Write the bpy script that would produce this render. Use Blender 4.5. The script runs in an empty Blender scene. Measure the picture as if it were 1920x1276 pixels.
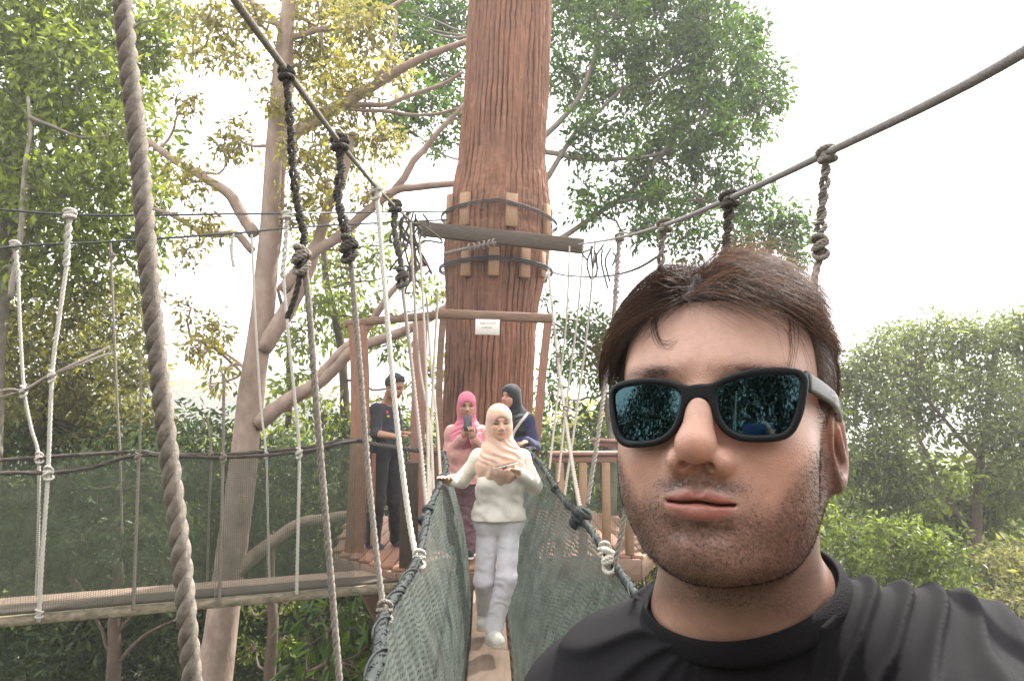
import bpy, math, random
import numpy as np
from mathutils import Vector, Matrix
rng = np.random.default_rng(7)
random.seed(7)
sc = bpy.context.scene
COL = sc.collection
R = math.radians

# ------------------------------------------------------------------ camera, sky, sun, exposure
CAMZ = 1.6
PITCH = 5.0
F = 1392.0                                   # focal length in photo pixels (photo 1920 x 1276)
cam_d = bpy.data.cameras.new('camera')
cam_d.sensor_width = 36.0
cam_d.lens = 36.0 * F / 1920.0
cam_d.clip_start = 0.01
cam_d.clip_end = 3000.0
cam = bpy.data.objects.new('camera', cam_d)
COL.objects.link(cam)
cam.location = (0, 0, CAMZ)
cam.rotation_euler = (R(90 + PITCH), 0, 0)
sc.camera = cam

SUN_EL, SUN_AZ = 54.0, 42.0                  # azimuth measured from +Y towards +X
w = bpy.data.worlds.new("World")
sc.world = w
w.use_nodes = True
nt = w.node_tree
bg = nt.nodes['Background']
sky = nt.nodes.new('ShaderNodeTexSky')
sky.sky_type = 'NISHITA'
sky.sun_disc = False
sky.sun_elevation = R(SUN_EL)
sky.sun_rotation = R(SUN_AZ)
sky.air_density = 1.0
sky.dust_density = 4.0
sky.ozone_density = 1.0
# bright thin cloud over nearly the whole sky
tc = nt.nodes.new('ShaderNodeTexCoord')
nz = nt.nodes.new('ShaderNodeTexNoise')
nz.inputs['Scale'].default_value = 2.3
nz.inputs['Detail'].default_value = 6
ramp = nt.nodes.new('ShaderNodeValToRGB')
ramp.color_ramp.elements[0].position = 0.30
ramp.color_ramp.elements[1].position = 0.46
ramp.color_ramp.elements[0].color = (0.55, 0.55, 0.55, 1)
mx = nt.nodes.new('ShaderNodeMix')
mx.data_type = 'RGBA'
nt.links.new(tc.outputs['Generated'], nz.inputs['Vector'])
nt.links.new(nz.outputs['Fac'], ramp.inputs['Fac'])
nt.links.new(ramp.outputs['Color'], mx.inputs[0])
nt.links.new(sky.outputs['Color'], mx.inputs[6])
mx.inputs[7].default_value = (11.3, 11.3, 11.5, 1)
nt.links.new(mx.outputs[2], bg.inputs['Color'])
bg.inputs['Strength'].default_value = 0.10

sun_d = bpy.data.lights.new('sun', 'SUN')
sun_d.energy = 4.4
sun_d.angle = R(0.6)
sun_d.color = (1.0, 0.96, 0.90)
sun = bpy.data.objects.new('sun', sun_d)
COL.objects.link(sun)
_sv = Vector((math.sin(R(SUN_AZ)) * math.cos(R(SUN_EL)), math.cos(R(SUN_AZ)) * math.cos(R(SUN_EL)), math.sin(R(SUN_EL))))
sun.rotation_euler = _sv.to_track_quat('Z', 'Y').to_euler()

vs = sc.view_settings
vs.view_transform = 'Standard'
vs.look = 'None'
vs.exposure = 1.5
vs.gamma = 1.0
sc.cycles.max_bounces = 8
sc.cycles.transparent_max_bounces = 24
sc.cycles.sample_clamp_indirect = 8.0
sc.cycles.use_denoising = True

# ------------------------------------------------------------------ helpers
_ct, _st = math.cos(R(PITCH)), math.sin(R(PITCH))

def P(px, py, Y):
    """world point on the sight line of photo pixel (px, py) at ground distance Y from the camera"""
    u = (px - 960.0) / F
    v = (638.0 - py) / F
    dy = _ct - v * _st
    dz = _st + v * _ct
    k = Y / dy
    return np.array([u * k, Y, CAMZ + dz * k])

def mk_mesh(name, V, Fc, smooth=True, tint=None):
    V = np.asarray(V, dtype=np.float32)
    me = bpy.data.meshes.new(name)
    if isinstance(Fc, np.ndarray):
        groups = [Fc]
    else:
        groups = [np.asarray(g) for g in Fc if len(g)]
    nf = sum(len(g) for g in groups)
    nl = sum(g.size for g in groups)
    me.vertices.add(len(V)); me.vertices.foreach_set('co', V.ravel())
    me.loops.add(nl)
    me.loops.foreach_set('vertex_index', np.concatenate([g.ravel() for g in groups]).astype(np.int32))
    me.polygons.add(nf)
    tot = np.concatenate([np.full(len(g), g.shape[1]) for g in groups]).astype(np.int32)
    st = np.concatenate([[0], np.cumsum(tot)[:-1]]).astype(np.int32)
    me.polygons.foreach_set('loop_start', st)
    me.polygons.foreach_set('loop_total', tot)
    me.polygons.foreach_set('use_smooth', np.full(nf, smooth))
    me.update(calc_edges=True)
    if tint is not None:
        a = me.color_attributes.new('tint', 'FLOAT_COLOR', 'POINT')
        t = np.ones((len(V), 4), dtype=np.float32)
        tint = np.asarray(tint)
        t[:, :tint.shape[1]] = tint
        a.data.foreach_set('color', t.ravel())
    return me

def link(name, me, mat, parent=None):
    o = bpy.data.objects.new(name, me)
    COL.objects.link(o)
    if mat is not None:
        me.materials.append(mat)
    if parent is not None:
        o.parent = parent
        o.matrix_parent_inverse = Matrix.Translation(-parent.location)
    return o

def empty(name, loc):
    o = bpy.data.objects.new(name, None)
    COL.objects.link(o)
    o.location = tuple(loc)
    o.empty_display_size = 0.1
    return o

def tag(o, label=None, cat=None, group=None, kind=None):
    if label: o['label'] = label
    if cat: o['category'] = cat
    if group: o['group'] = group
    if kind: o['kind'] = kind
    return o

class MB:
    """mesh buffer: collects quads and tris"""
    def __init__(s):
        s.V = []; s.Q = []; s.T = []; s.n = 0; s.C = []
    def add(s, V, Q=None, T=None, c=None):
        V = np.asarray(V, dtype=float)
        s.V.append(V)
        if Q is not None and len(Q): s.Q.append(np.asarray(Q) + s.n)
        if T is not None and len(T): s.T.append(np.asarray(T) + s.n)
        if c is not None:
            c = np.asarray(c, dtype=float)
            s.C.append(np.broadcast_to(c, (len(V), 3)).copy())
        s.n += len(V)
        return s
    def build(s, name, mat, parent=None, smooth=True):
        gs = []
        if s.Q: gs.append(np.concatenate(s.Q))
        if s.T: gs.append(np.concatenate(s.T))
        V = np.concatenate(s.V)
        C = np.concatenate(s.C) if s.C else None
        return link(name, mk_mesh(name, V, gs, smooth, C), mat, parent)

def box(mb, c, size, Rm=None, bev=0.006):
    """bevelled box: centre, full size, optional 3x3 rotation"""
    h = np.array(size) / 2.0
    b = min(bev, h.min() * 0.45)
    V = []; idx = {}
    for sx in (-1, 1):
        for sy in (-1, 1):
            for sz in (-1, 1):
                s_ = np.array([sx, sy, sz])
                for ax in range(3):
                    p = h - b
                    q = p.copy(); q[ax] = h[ax]
                    idx[(sx, sy, sz, ax)] = len(V); V.append(q * s_)
    Q = []; T = []
    for ax in range(3):
        o = [a for a in range(3) if a != ax]
        for s_ in (-1, 1):
            f = []
            for (u, v) in ((-1, -1), (1, -1), (1, 1), (-1, 1)):
                k = [0, 0, 0]; k[ax] = s_; k[o[0]] = u; k[o[1]] = v
                f.append(idx[(*k, ax)])
            Q.append(f)
    for ax in range(3):
        o = [a for a in range(3) if a != ax]
        for u in (-1, 1):
            for v in (-1, 1):
                a_ = [0, 0, 0]; a_[o[0]] = u; a_[o[1]] = v
                f = []
                a_[ax] = -1; f += [idx[(*a_, o[0])], idx[(*a_, o[1])]]
                a_[ax] = 1; f += [idx[(*a_, o[1])], idx[(*a_, o[0])]]
                Q.append(f)
    for sx in (-1, 1):
        for sy in (-1, 1):
            for sz in (-1, 1):
                T.append([idx[(sx, sy, sz, a)] for a in range(3)])
    V = np.array(V)
    # orient every face outwards
    Q = [q if np.dot(np.cross(V[q[1]] - V[q[0]], V[q[2]] - V[q[0]]), V[q].mean(0)) > 0 else q[::-1] for q in Q]
    T = [q if np.dot(np.cross(V[q[1]] - V[q[0]], V[q[2]] - V[q[0]]), V[q].mean(0)) > 0 else q[::-1] for q in T]
    if Rm is not None: V = V @ np.asarray(Rm).T
    mb.add(V + np.asarray(c), Q, T)
    return mb

def frame_from(d, up=(0, 0, 1)):
    """3x3 with columns: x = d, y = side, z = roughly up"""
    d = np.asarray(d, float); d = d / np.linalg.norm(d)
    u = np.asarray(up, float)
    s_ = np.cross(u, d); s_ /= np.linalg.norm(s_)
    return np.stack([d, s_, np.cross(d, s_)], 1)

def beam(mb, a, b, wid, hgt, up=(0, 0, 1), bev=0.006):
    a = np.asarray(a, float); b = np.asarray(b, float)
    Rm = frame_from(b - a, up)
    return box(mb, (a + b) / 2, (np.linalg.norm(b - a), wid, hgt), Rm, bev)

def smooth_path(pts, n):
    """Catmull-Rom through the points, n samples evenly spaced by length"""
    p = np.asarray(pts, float)
    if len(p) == 2:
        return p[0] + (p[1] - p[0]) * np.linspace(0, 1, n)[:, None]
    q = np.concatenate([[2 * p[0] - p[1]], p, [2 * p[-1] - p[-2]]])
    out = []
    for i in range(1, len(q) - 2):
        t = np.linspace(0, 1, 24, endpoint=False)[:, None]
        a, b, c, d = q[i - 1], q[i], q[i + 1], q[i + 2]
        out.append(0.5 * (2 * b + (c - a) * t + (2 * a - 5 * b + 4 * c - d) * t ** 2 + (-a + 3 * b - 3 * c + d) * t ** 3))
    out.append(p[-1:])
    o = np.concatenate(out)
    L = np.concatenate([[0], np.cumsum(np.linalg.norm(np.diff(o, axis=0), axis=1))])
    s_ = np.linspace(0, L[-1], n)
    return np.stack([np.interp(s_, L, o[:, k]) for k in range(3)], 1)

def path_frames(p):
    t = np.gradient(p, axis=0)
    t /= np.linalg.norm(t, axis=1)[:, None] + 1e-12
    u = np.zeros_like(p)
    a = np.array([1.0, 0.2, 0.1]) if abs(t[0][0]) < 0.8 else np.array([0.1, 1.0, 0.2])
    u[0] = a - t[0] * np.dot(a, t[0]); u[0] /= np.linalg.norm(u[0])
    for i in range(1, len(p)):
        x = u[i - 1] - t[i] * np.dot(u[i - 1], t[i])
        u[i] = x / (np.linalg.norm(x) + 1e-12)
    return t, u, np.cross(t, u)

def tube(mb, p, r, n=8, c=None, caps=True, rough=0.0, seed=0):
    """tube along the sampled path p with radius r (scalar or per sample)"""
    p = np.asarray(p, float); m = len(p)
    t, u, v = path_frames(p)
    r = np.broadcast_to(np.asarray(r, float), (m,))
    a = np.linspace(0, 2 * np.pi, n, endpoint=False)
    rr = r[:, None] * np.ones((1, n))
    if rough:
        g = np.random.default_rng(seed)
        rr = rr * (1 + rough * g.standard_normal((m, n)))
    V = p[:, None] + rr[..., None] * (np.cos(a)[None, :, None] * u[:, None] + np.sin(a)[None, :, None] * v[:, None])
    V = V.reshape(-1, 3)
    i = np.arange(m - 1)[:, None]; j = np.arange(n)[None]
    Q = np.stack([i * n + j, i * n + (j + 1) % n, (i + 1) * n + (j + 1) % n, (i + 1) * n + j], -1).reshape(-1, 4)
    T = None
    if caps:
        V = np.concatenate([V, p[:1], p[-1:]])
        k = np.arange(n)
        T = np.concatenate([np.stack([np.full(n, m * n), (k + 1) % n, k], 1),
                            np.stack([np.full(n, m * n + 1), (m - 1) * n + k, (m - 1) * n + (k + 1) % n], 1)])
    mb.add(V, Q, T, c)
    return mb

def rope(mb, pts, r, pitch=None, strands=3, seg=8, n=None, c=None, jitter=0.0):
    """twisted rope: helical strands round the path"""
    pts = np.asarray(pts, float)
    L = np.linalg.norm(np.diff(pts, axis=0), axis=1).sum()
    pitch = pitch or r * 7.5
    n = n or int(max(12, L / pitch * 9))
    p = smooth_path(pts, n)
    t, u, v = path_frames(p)
    s_ = np.linspace(0, L, n)
    for k in range(strands):
        a = s_ / pitch * 2 * np.pi + k * 2 * np.pi / strands
        off = r * 0.52
        q = p + off * (np.cos(a)[:, None] * u + np.sin(a)[:, None] * v)
        tube(mb, q, r * 0.56, seg, c)
    return mb

# ------------------------------------------------------------------ implicit surfaces
def smin(a, b, k):
    h = np.clip(0.5 + 0.5 * (b - a) / k, 0, 1)
    return b * (1 - h) + a * h - k * h * (1 - h)

def smax(a, b, k):
    return -smin(-a, -b, k)

def ell(p, c, r, Rm=None):
    q = p - np.asarray(c, dtype=p.dtype)
    if Rm is not None: q = q @ np.asarray(Rm, dtype=p.dtype)
    r = np.asarray(r, dtype=p.dtype)
    k0 = np.sqrt(((q / r) ** 2).sum(1)); k1 = np.sqrt(((q / (r * r)) ** 2).sum(1)) + 1e-9
    return k0 * (k0 - 1) / k1

def rc(p, a, b, ra, rb):
    a = np.asarray(a, dtype=p.dtype); b = np.asarray(b, dtype=p.dtype)
    ab = b - a
    t = np.clip(((p - a) @ ab) / (ab @ ab + 1e-12), 0, 1)
    return np.sqrt(((p - a - t[:, None] * ab) ** 2).sum(1)) - (ra + (rb - ra) * t)

def chain(p, pts, rs, k=0.02):
    d = None
    for i in range(len(pts) - 1):
        e = rc(p, pts[i], pts[i + 1], rs[i], rs[i + 1])
        d = e if d is None else smin(d, e, k)
    return d

def sbox(p, c, h, r=0.0, Rm=None):
    q = p - np.asarray(c, dtype=p.dtype)
    if Rm is not None: q = q @ np.asarray(Rm, dtype=p.dtype)
    q = np.abs(q) - (np.asarray(h, dtype=p.dtype) - r)
    return np.sqrt((np.maximum(q, 0) ** 2).sum(1)) + np.minimum(q.max(1), 0) - r

def rotz(a):
    c, s_ = math.cos(a), math.sin(a)
    return np.array([[c, -s_, 0], [s_, c, 0], [0, 0, 1.0]])
def rotx(a):
    c, s_ = math.cos(a), math.sin(a)
    return np.array([[1.0, 0, 0], [0, c, -s_], [0, s_, c]])
def roty(a):
    c, s_ = math.cos(a), math.sin(a)
    return np.array([[c, 0, s_], [0, 1.0, 0], [-s_, 0, c]])

def vnoise(p, scale, seed=0):
    """smooth value noise in 3-D, range about -1..1"""
    q = p * scale + seed * 17.31
    i = np.floor(q).astype(np.int64); f = (q - i); f = f * f * (3 - 2 * f)
    def hsh(x, y, z):
        n = (x * 374761393 + y * 668265263 + z * 2147483647 + seed * 974711) & 0x7fffffff
        n = (n ^ (n >> 13)) * 1274126177 & 0x7fffffff
        return ((n ^ (n >> 16)) & 0xffff) / 32767.5 - 1
    o = 0
    for dx in (0, 1):
        for dy in (0, 1):
            for dz in (0, 1):
                wgt = (f[:, 0] if dx else 1 - f[:, 0]) * (f[:, 1] if dy else 1 - f[:, 1]) * (f[:, 2] if dz else 1 - f[:, 2])
                o = o + wgt * hsh(i[:, 0] + dx, i[:, 1] + dy, i[:, 2] + dz)
    return o

def sdf_grid(f, lo, hi, h, slack=1.5):
    lo = np.asarray(lo, float); hi = np.asarray(hi, float)
    B = 10
    nb = np.maximum(1, np.ceil((hi - lo) / (h * B)).astype(int))
    n = nb * B
    bc = np.stack(np.meshgrid(*[np.arange(k) for k in nb], indexing='ij'), -1).reshape(-1, 3)
    cen = (lo + (bc * B + (B - 1) / 2) * h).astype(np.float32)
    dc = f(cen)
    act = np.abs(dc) < (B * h * 0.87 * slack + 2 * h)
    D = np.empty(tuple(n), dtype=np.float32)
    D6 = D.reshape(nb[0], B, nb[1], B, nb[2], B)
    sgn = np.where(dc < 0, -1.0, 1.0).reshape(*nb)
    D6[:] = sgn[:, None, :, None, :, None]
    off = np.stack(np.meshgrid(*[np.arange(B)] * 3, indexing='ij'), -1).reshape(-1, 3)
    ab = bc[act]
    for s0 in range(0, len(ab), 400):
        bb = ab[s0:s0 + 400]
        pts = (lo + ((bb * B)[:, None] + off[None]) * h).reshape(-1, 3).astype(np.float32)
        val = f(pts).reshape(-1, B, B, B)
        for q, (i, j, k) in enumerate(bb):
            D6[i, :, j, :, k, :] = val[q]
    return D

def sdf_mesh(f, lo, hi, h, slack=1.5):
    """mesh of f = 0 by surface nets -> (verts, quads)"""
    lo = np.asarray(lo, float)
    D = sdf_grid(f, lo, hi, h, slack)
    ins = D < 0
    nx, ny, nz_ = D.shape
    cnt = np.zeros((nx - 1, ny - 1, nz_ - 1), dtype=np.uint8)
    for a in (0, 1):
        for b in (0, 1):
            for c in (0, 1):
                cnt += ins[a:nx - 1 + a, b:ny - 1 + b, c:nz_ - 1 + c]
    ci = np.argwhere((cnt > 0) & (cnt < 8))
    idx = np.full(cnt.shape, -1, dtype=np.int32)
    idx[ci[:, 0], ci[:, 1], ci[:, 2]] = np.arange(len(ci))
    acc = np.zeros((len(ci), 3)); num = np.zeros(len(ci))
    cor = [(a, b, c) for a in (0, 1) for b in (0, 1) for c in (0, 1)]
    val = {q: D[ci[:, 0] + q[0], ci[:, 1] + q[1], ci[:, 2] + q[2]] for q in cor}
    for q in cor:
        for ax in range(3):
            if q[ax] == 0:
                q2 = list(q); q2[ax] = 1; q2 = tuple(q2)
                a, b = val[q], val[q2]
                m = (a < 0) != (b < 0)
                t = np.where(m, a / np.where(m, a - b, 1), 0)
                pos = np.tile(np.array(q, float), (len(ci), 1)); pos[:, ax] = t
                acc[m] += pos[m]; num[m] += 1
    V = lo + (ci + acc / num[:, None]) * h
    quads = []
    for ax in range(3):
        o1, o2 = [(1, 2), (2, 0), (0, 1)][ax]
        sl0 = [slice(None)] * 3; sl1 = [slice(None)] * 3
        sl0[ax] = slice(0, -1); sl1[ax] = slice(1, None)
        m = ins[tuple(sl0)] != ins[tuple(sl1)]
        e = np.argwhere(m)
        ok = (e[:, o1] > 0) & (e[:, o2] > 0) & (e[:, o1] < D.shape[o1] - 1) & (e[:, o2] < D.shape[o2] - 1)
        e = e[ok]
        flip = ~ins[e[:, 0], e[:, 1], e[:, 2]]
        def at_(d1, d2):
            c = e.copy(); c[:, o1] += d1; c[:, o2] += d2
            return idx[c[:, 0], c[:, 1], c[:, 2]]
        q = np.stack([at_(-1, -1), at_(0, -1), at_(0, 0), at_(-1, 0)], 1)
        q[flip] = q[flip][:, ::-1]
        quads.append(q)
    Q = np.concatenate(quads)
    Q = Q[(Q >= 0).all(1)]
    return V, Q

def sdf_normal(f, p, e=0.002):
    p = p.astype(np.float32)
    g = np.stack([f(p + np.eye(3, dtype=np.float32)[k] * e) - f(p - np.eye(3, dtype=np.float32)[k] * e) for k in range(3)], 1)
    return g / (np.linalg.norm(g, axis=1)[:, None] + 1e-9)

# ------------------------------------------------------------------ materials
def mat(name, col, rough=0.6, var=0.15, scale=20.0, bump=0.0, bscale=None, metal=0.0, tint=False, spec=0.5,
        trans=0.0, sheen=0.0, stretch=None, sss=0.0, col2=None, detail=6.0, coords='Object'):
    m = bpy.data.materials.new(name); m.use_nodes = True
    t = m.node_tree; N = t.nodes; Lk = t.links
    b = N['Principled BSDF']
    b.inputs['Roughness'].default_value = rough
    b.inputs['Metallic'].default_value = metal
    b.inputs['Specular IOR Level'].default_value = spec
    if sheen: b.inputs['Sheen Weight'].default_value = sheen
    if sss:
        b.inputs['Subsurface Weight'].default_value = sss
        b.inputs['Subsurface Radius'].default_value = (0.012, 0.005, 0.003)
        b.inputs['Subsurface Scale'].default_value = 1.0
    tcn = N.new('ShaderNodeTexCoord')
    mp = N.new('ShaderNodeMapping')
    if stretch: mp.inputs['Scale'].default_value = stretch
    Lk.new(tcn.outputs[coords], mp.inputs['Vector'])
    n1 = N.new('ShaderNodeTexNoise'); n1.inputs['Scale'].default_value = scale; n1.inputs['Detail'].default_value = detail
    n1.inputs['Roughness'].default_value = 0.6
    Lk.new(mp.outputs['Vector'], n1.inputs['Vector'])
    rp = N.new('ShaderNodeValToRGB')
    c = np.array(col, float)
    c2 = np.array(col2, float) if col2 is not None else c * (1 + var)
    c1 = c if col2 is not None else c * (1 - var)
    rp.color_ramp.elements[0].position = 0.3; rp.color_ramp.elements[1].position = 0.7
    rp.color_ramp.elements[0].color = (*c1, 1); rp.color_ramp.elements[1].color = (*np.minimum(c2, 1), 1)
    Lk.new(n1.outputs['Fac'], rp.inputs['Fac'])
    out = rp.outputs['Color']
    if tint:
        at = N.new('ShaderNodeAttribute'); at.attribute_name = 'tint'
        mm = N.new('ShaderNodeMix'); mm.data_type = 'RGBA'; mm.blend_type = 'MULTIPLY'; mm.inputs[0].default_value = 1
        Lk.new(out, mm.inputs[6]); Lk.new(at.outputs['Color'], mm.inputs[7])
        out = mm.outputs[2]
    Lk.new(out, b.inputs['Base Color'])
    if bump:
        n2 = N.new('ShaderNodeTexNoise'); n2.inputs['Scale'].default_value = bscale or scale * 3; n2.inputs['Detail'].default_value = 5
        Lk.new(mp.outputs['Vector'], n2.inputs['Vector'])
        bp = N.new('ShaderNodeBump'); bp.inputs['Strength'].default_value = bump; bp.inputs['Distance'].default_value = 0.01
        Lk.new(n2.outputs['Fac'], bp.inputs['Height'])
        Lk.new(bp.outputs['Normal'], b.inputs['Normal'])
    if trans:
        tr = N.new('ShaderNodeBsdfTranslucent')
        Lk.new(out, tr.inputs['Color'])
        ms = N.new('ShaderNodeMixShader'); ms.inputs[0].default_value = trans
        Lk.new(b.outputs['BSDF'], ms.inputs[1]); Lk.new(tr.outputs['BSDF'], ms.inputs[2])
        Lk.new(ms.outputs['Shader'], N['Material Output'].inputs['Surface'])
    return m
# ================================================================== materials of the walkway
M_rope_pale = mat('rope_pale', (.24, .203, .162), .85, .35, 120, .5, 700)
M_rope_grey = mat('rope_grey', (.27, .23, .19), .85, .35, 120, .5, 700)
M_rope_white = mat('rope_white', (.55, .51, .44), .8, .2, 120, .4, 700)
M_rope_dark = mat('rope_dark', (.075, .062, .048), .85, .4, 90, .5, 500)
M_rope_steel = mat('cable_grey', (.21, .19, .175), .7, .3, 120, .3, 600)
M_wrap = mat('net_wrap', (.020, .026, .023), .8, .55, 45, .5, 300)
M_red_wood = mat('red_brown_timber', (.29, .145, .090), .65, .22, 9, .35, 40, stretch=(6, 6, 1))
M_pink_wood = mat('faded_pink_timber', (.34, .19, .145), .7, .16, 9, .3, 40, stretch=(6, 6, 1))
M_brown_wood = mat('brown_timber', (.20, .120, .075), .65, .25, 8, .35, 40, stretch=(1, 6, 6))
M_dark_wood = mat('dark_timber', (.070, .045, .032), .7, .3, 8, .35, 40, stretch=(6, 6, 1))
M_tan_wood = mat('tan_wood', (.33, .195, .11), .7, .2, 12, .3, 60, stretch=(6, 6, 1))
M_grey_wood = mat('mossy_grey_plank', (.120, .086, .064), .9, .2, 14, .7, 60, stretch=(1, 6, 6), col2=(.066, .054, .038))
M_pale_wood = mat('weathered_pale_board', (.40, .33, .23), .8, .2, 7, .4, 60, stretch=(1, 4, 4), col2=(.12, .10, .06))
M_plank = mat('walk_plank', (.30, .215, .155), .75, .18, 5, .3, 60, stretch=(8, 1, 8))
M_steel = mat('dark_strap', (.05, .052, .055), .45, .25, 40, .2, metal=.3)

def net_mat(name, col, pu, pv, tu, tv, wave=0.0, base_alpha=0.0):
    """knotted mesh: threads are real cover, the holes between them are open"""
    m = bpy.data.materials.new(name); m.use_nodes = True
    t = m.node_tree; N = t.nodes; Lk = t.links
    b = N['Principled BSDF']; b.inputs['Roughness'].default_value = .8
    uv = N.new('ShaderNodeUVMap'); sp = N.new('ShaderNodeSeparateXYZ'); Lk.new(uv.outputs['UV'], sp.inputs[0])
    nz_ = N.new('ShaderNodeTexNoise'); nz_.inputs['Scale'].default_value = 5; nz_.inputs['Detail'].default_value = 4
    Lk.new(uv.outputs['UV'], nz_.inputs['Vector'])
    def M_(op, a, b_=None, c=None):
        n = N.new('ShaderNodeMath'); n.operation = op
        for i, x in enumerate((a, b_, c)):
            if x is None: continue
            if isinstance(x, (int, float)): n.inputs[i].default_value = x
            else: Lk.new(x, n.inputs[i])
        return n.outputs[0]
    nv = M_('MULTIPLY', nz_.outputs['Fac'], wave)
    u = sp.outputs[0]
    wv = M_('MULTIPLY', M_('SINE', M_('MULTIPLY', u, 2 * math.pi / pu)), pv * .22)
    v = M_('ADD', M_('ADD', sp.outputs[1], nv), wv)
    uu = M_('ADD', u, M_('MULTIPLY', nv, .6))
    fu = M_('ABSOLUTE', M_('SUBTRACT', M_('FRACT', M_('DIVIDE', uu, pu)), .5))
    fv = M_('ABSOLUTE', M_('SUBTRACT', M_('FRACT', M_('DIVIDE', v, pv)), .5))
    a = M_('MAXIMUM', M_('LESS_THAN', fu, tu / 2), M_('LESS_THAN', fv, tv / 2))
    a = M_('MAXIMUM', a, base_alpha)
    rp = N.new('ShaderNodeValToRGB'); c = np.array(col)
    rp.color_ramp.elements[0].position = .35; rp.color_ramp.elements[1].position = .65
    rp.color_ramp.elements[0].color = (*(c * .72), 1); rp.color_ramp.elements[1].color = (*(c * 1.3), 1)
    n2 = N.new('ShaderNodeTexNoise'); n2.inputs['Scale'].default_value = 9; n2.inputs['Detail'].default_value = 6
    Lk.new(uv.outputs['UV'], n2.inputs['Vector'])
    Lk.new(n2.outputs['Fac'], rp.inputs['Fac']); Lk.new(rp.outputs['Color'], b.inputs['Base Color'])
    tl = N.new('ShaderNodeBsdfTranslucent'); Lk.new(rp.outputs['Color'], tl.inputs['Color'])
    m1 = N.new('ShaderNodeMixShader'); m1.inputs[0].default_value = .35
    Lk.new(b.outputs[0], m1.inputs[1]); Lk.new(tl.outputs[0], m1.inputs[2])
    tr = N.new('ShaderNodeBsdfTransparent'); mxs = N.new('ShaderNodeMixShader')
    Lk.new(a, mxs.inputs[0]); Lk.new(tr.outputs[0], mxs.inputs[1]); Lk.new(m1.outputs[0], mxs.inputs[2])
    Lk.new(mxs.outputs[0], N['Material Output'].inputs['Surface'])
    return m
M_net_near = net_mat('green_grey_net', (.088, .104, .088), .011, .0200, .30, .62, .03, .12)
M_net_far = net_mat('dark_green_mesh', (.085, .100, .066), .016, .014, .16, .20, .02, .05)

def net_sheet(name, top, bot, nu, nv, mat_, parent=None, pleat=0.0, belly=0.0, seed=0):
    """sheet between two sampled lines, with UVs in metres"""
    g = np.random.default_rng(seed)
    a = smooth_path(top, nu); b = smooth_path(bot, nu)
    t = np.linspace(0, 1, nv)[None, :, None]
    V = a[:, None] * (1 - t) + b[:, None] * t
    ax = a[-1] - a[0]; nrm = np.cross(ax, (0, 0, 1)); nrm = nrm / np.linalg.norm(nrm)
    Lu = np.concatenate([[0], np.cumsum(np.linalg.norm(np.diff(a, axis=0), axis=1))])
    ph = Lu[:, None] * 2 * np.pi / .16 + 1.5 * np.sin(Lu[:, None] * 5.1 + 3 * t[..., 0])
    disp = pleat * (np.sin(ph) + .6 * np.sin(ph * 2.3 + 1)) * np.sin(np.pi * np.clip(t[..., 0] * .9 + .05, 0, 1)) + belly * np.sin(np.pi * t[..., 0])
    V = V + disp[..., None] * nrm
    Lv = np.linalg.norm(a - b, axis=1)[:, None] * t[..., 0]
    UV = np.stack([np.broadcast_to(Lu[:, None], Lv.shape), Lv], -1).reshape(-1, 2)
    V = V.reshape(-1, 3)
    i = np.arange(nu - 1)[:, None]; j = np.arange(nv - 1)[None]
    Q = np.stack([i * nv + j, i * nv + j + 1, (i + 1) * nv + j + 1, (i + 1) * nv + j], -1).reshape(-1, 4)
    me = mk_mesh(name, V, Q)
    l = me.uv_layers.new(name='UVMap')
    l.data.foreach_set('uv', UV[Q.ravel()].astype(np.float32).ravel())
    return link(name, me, mat_, parent)

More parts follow.
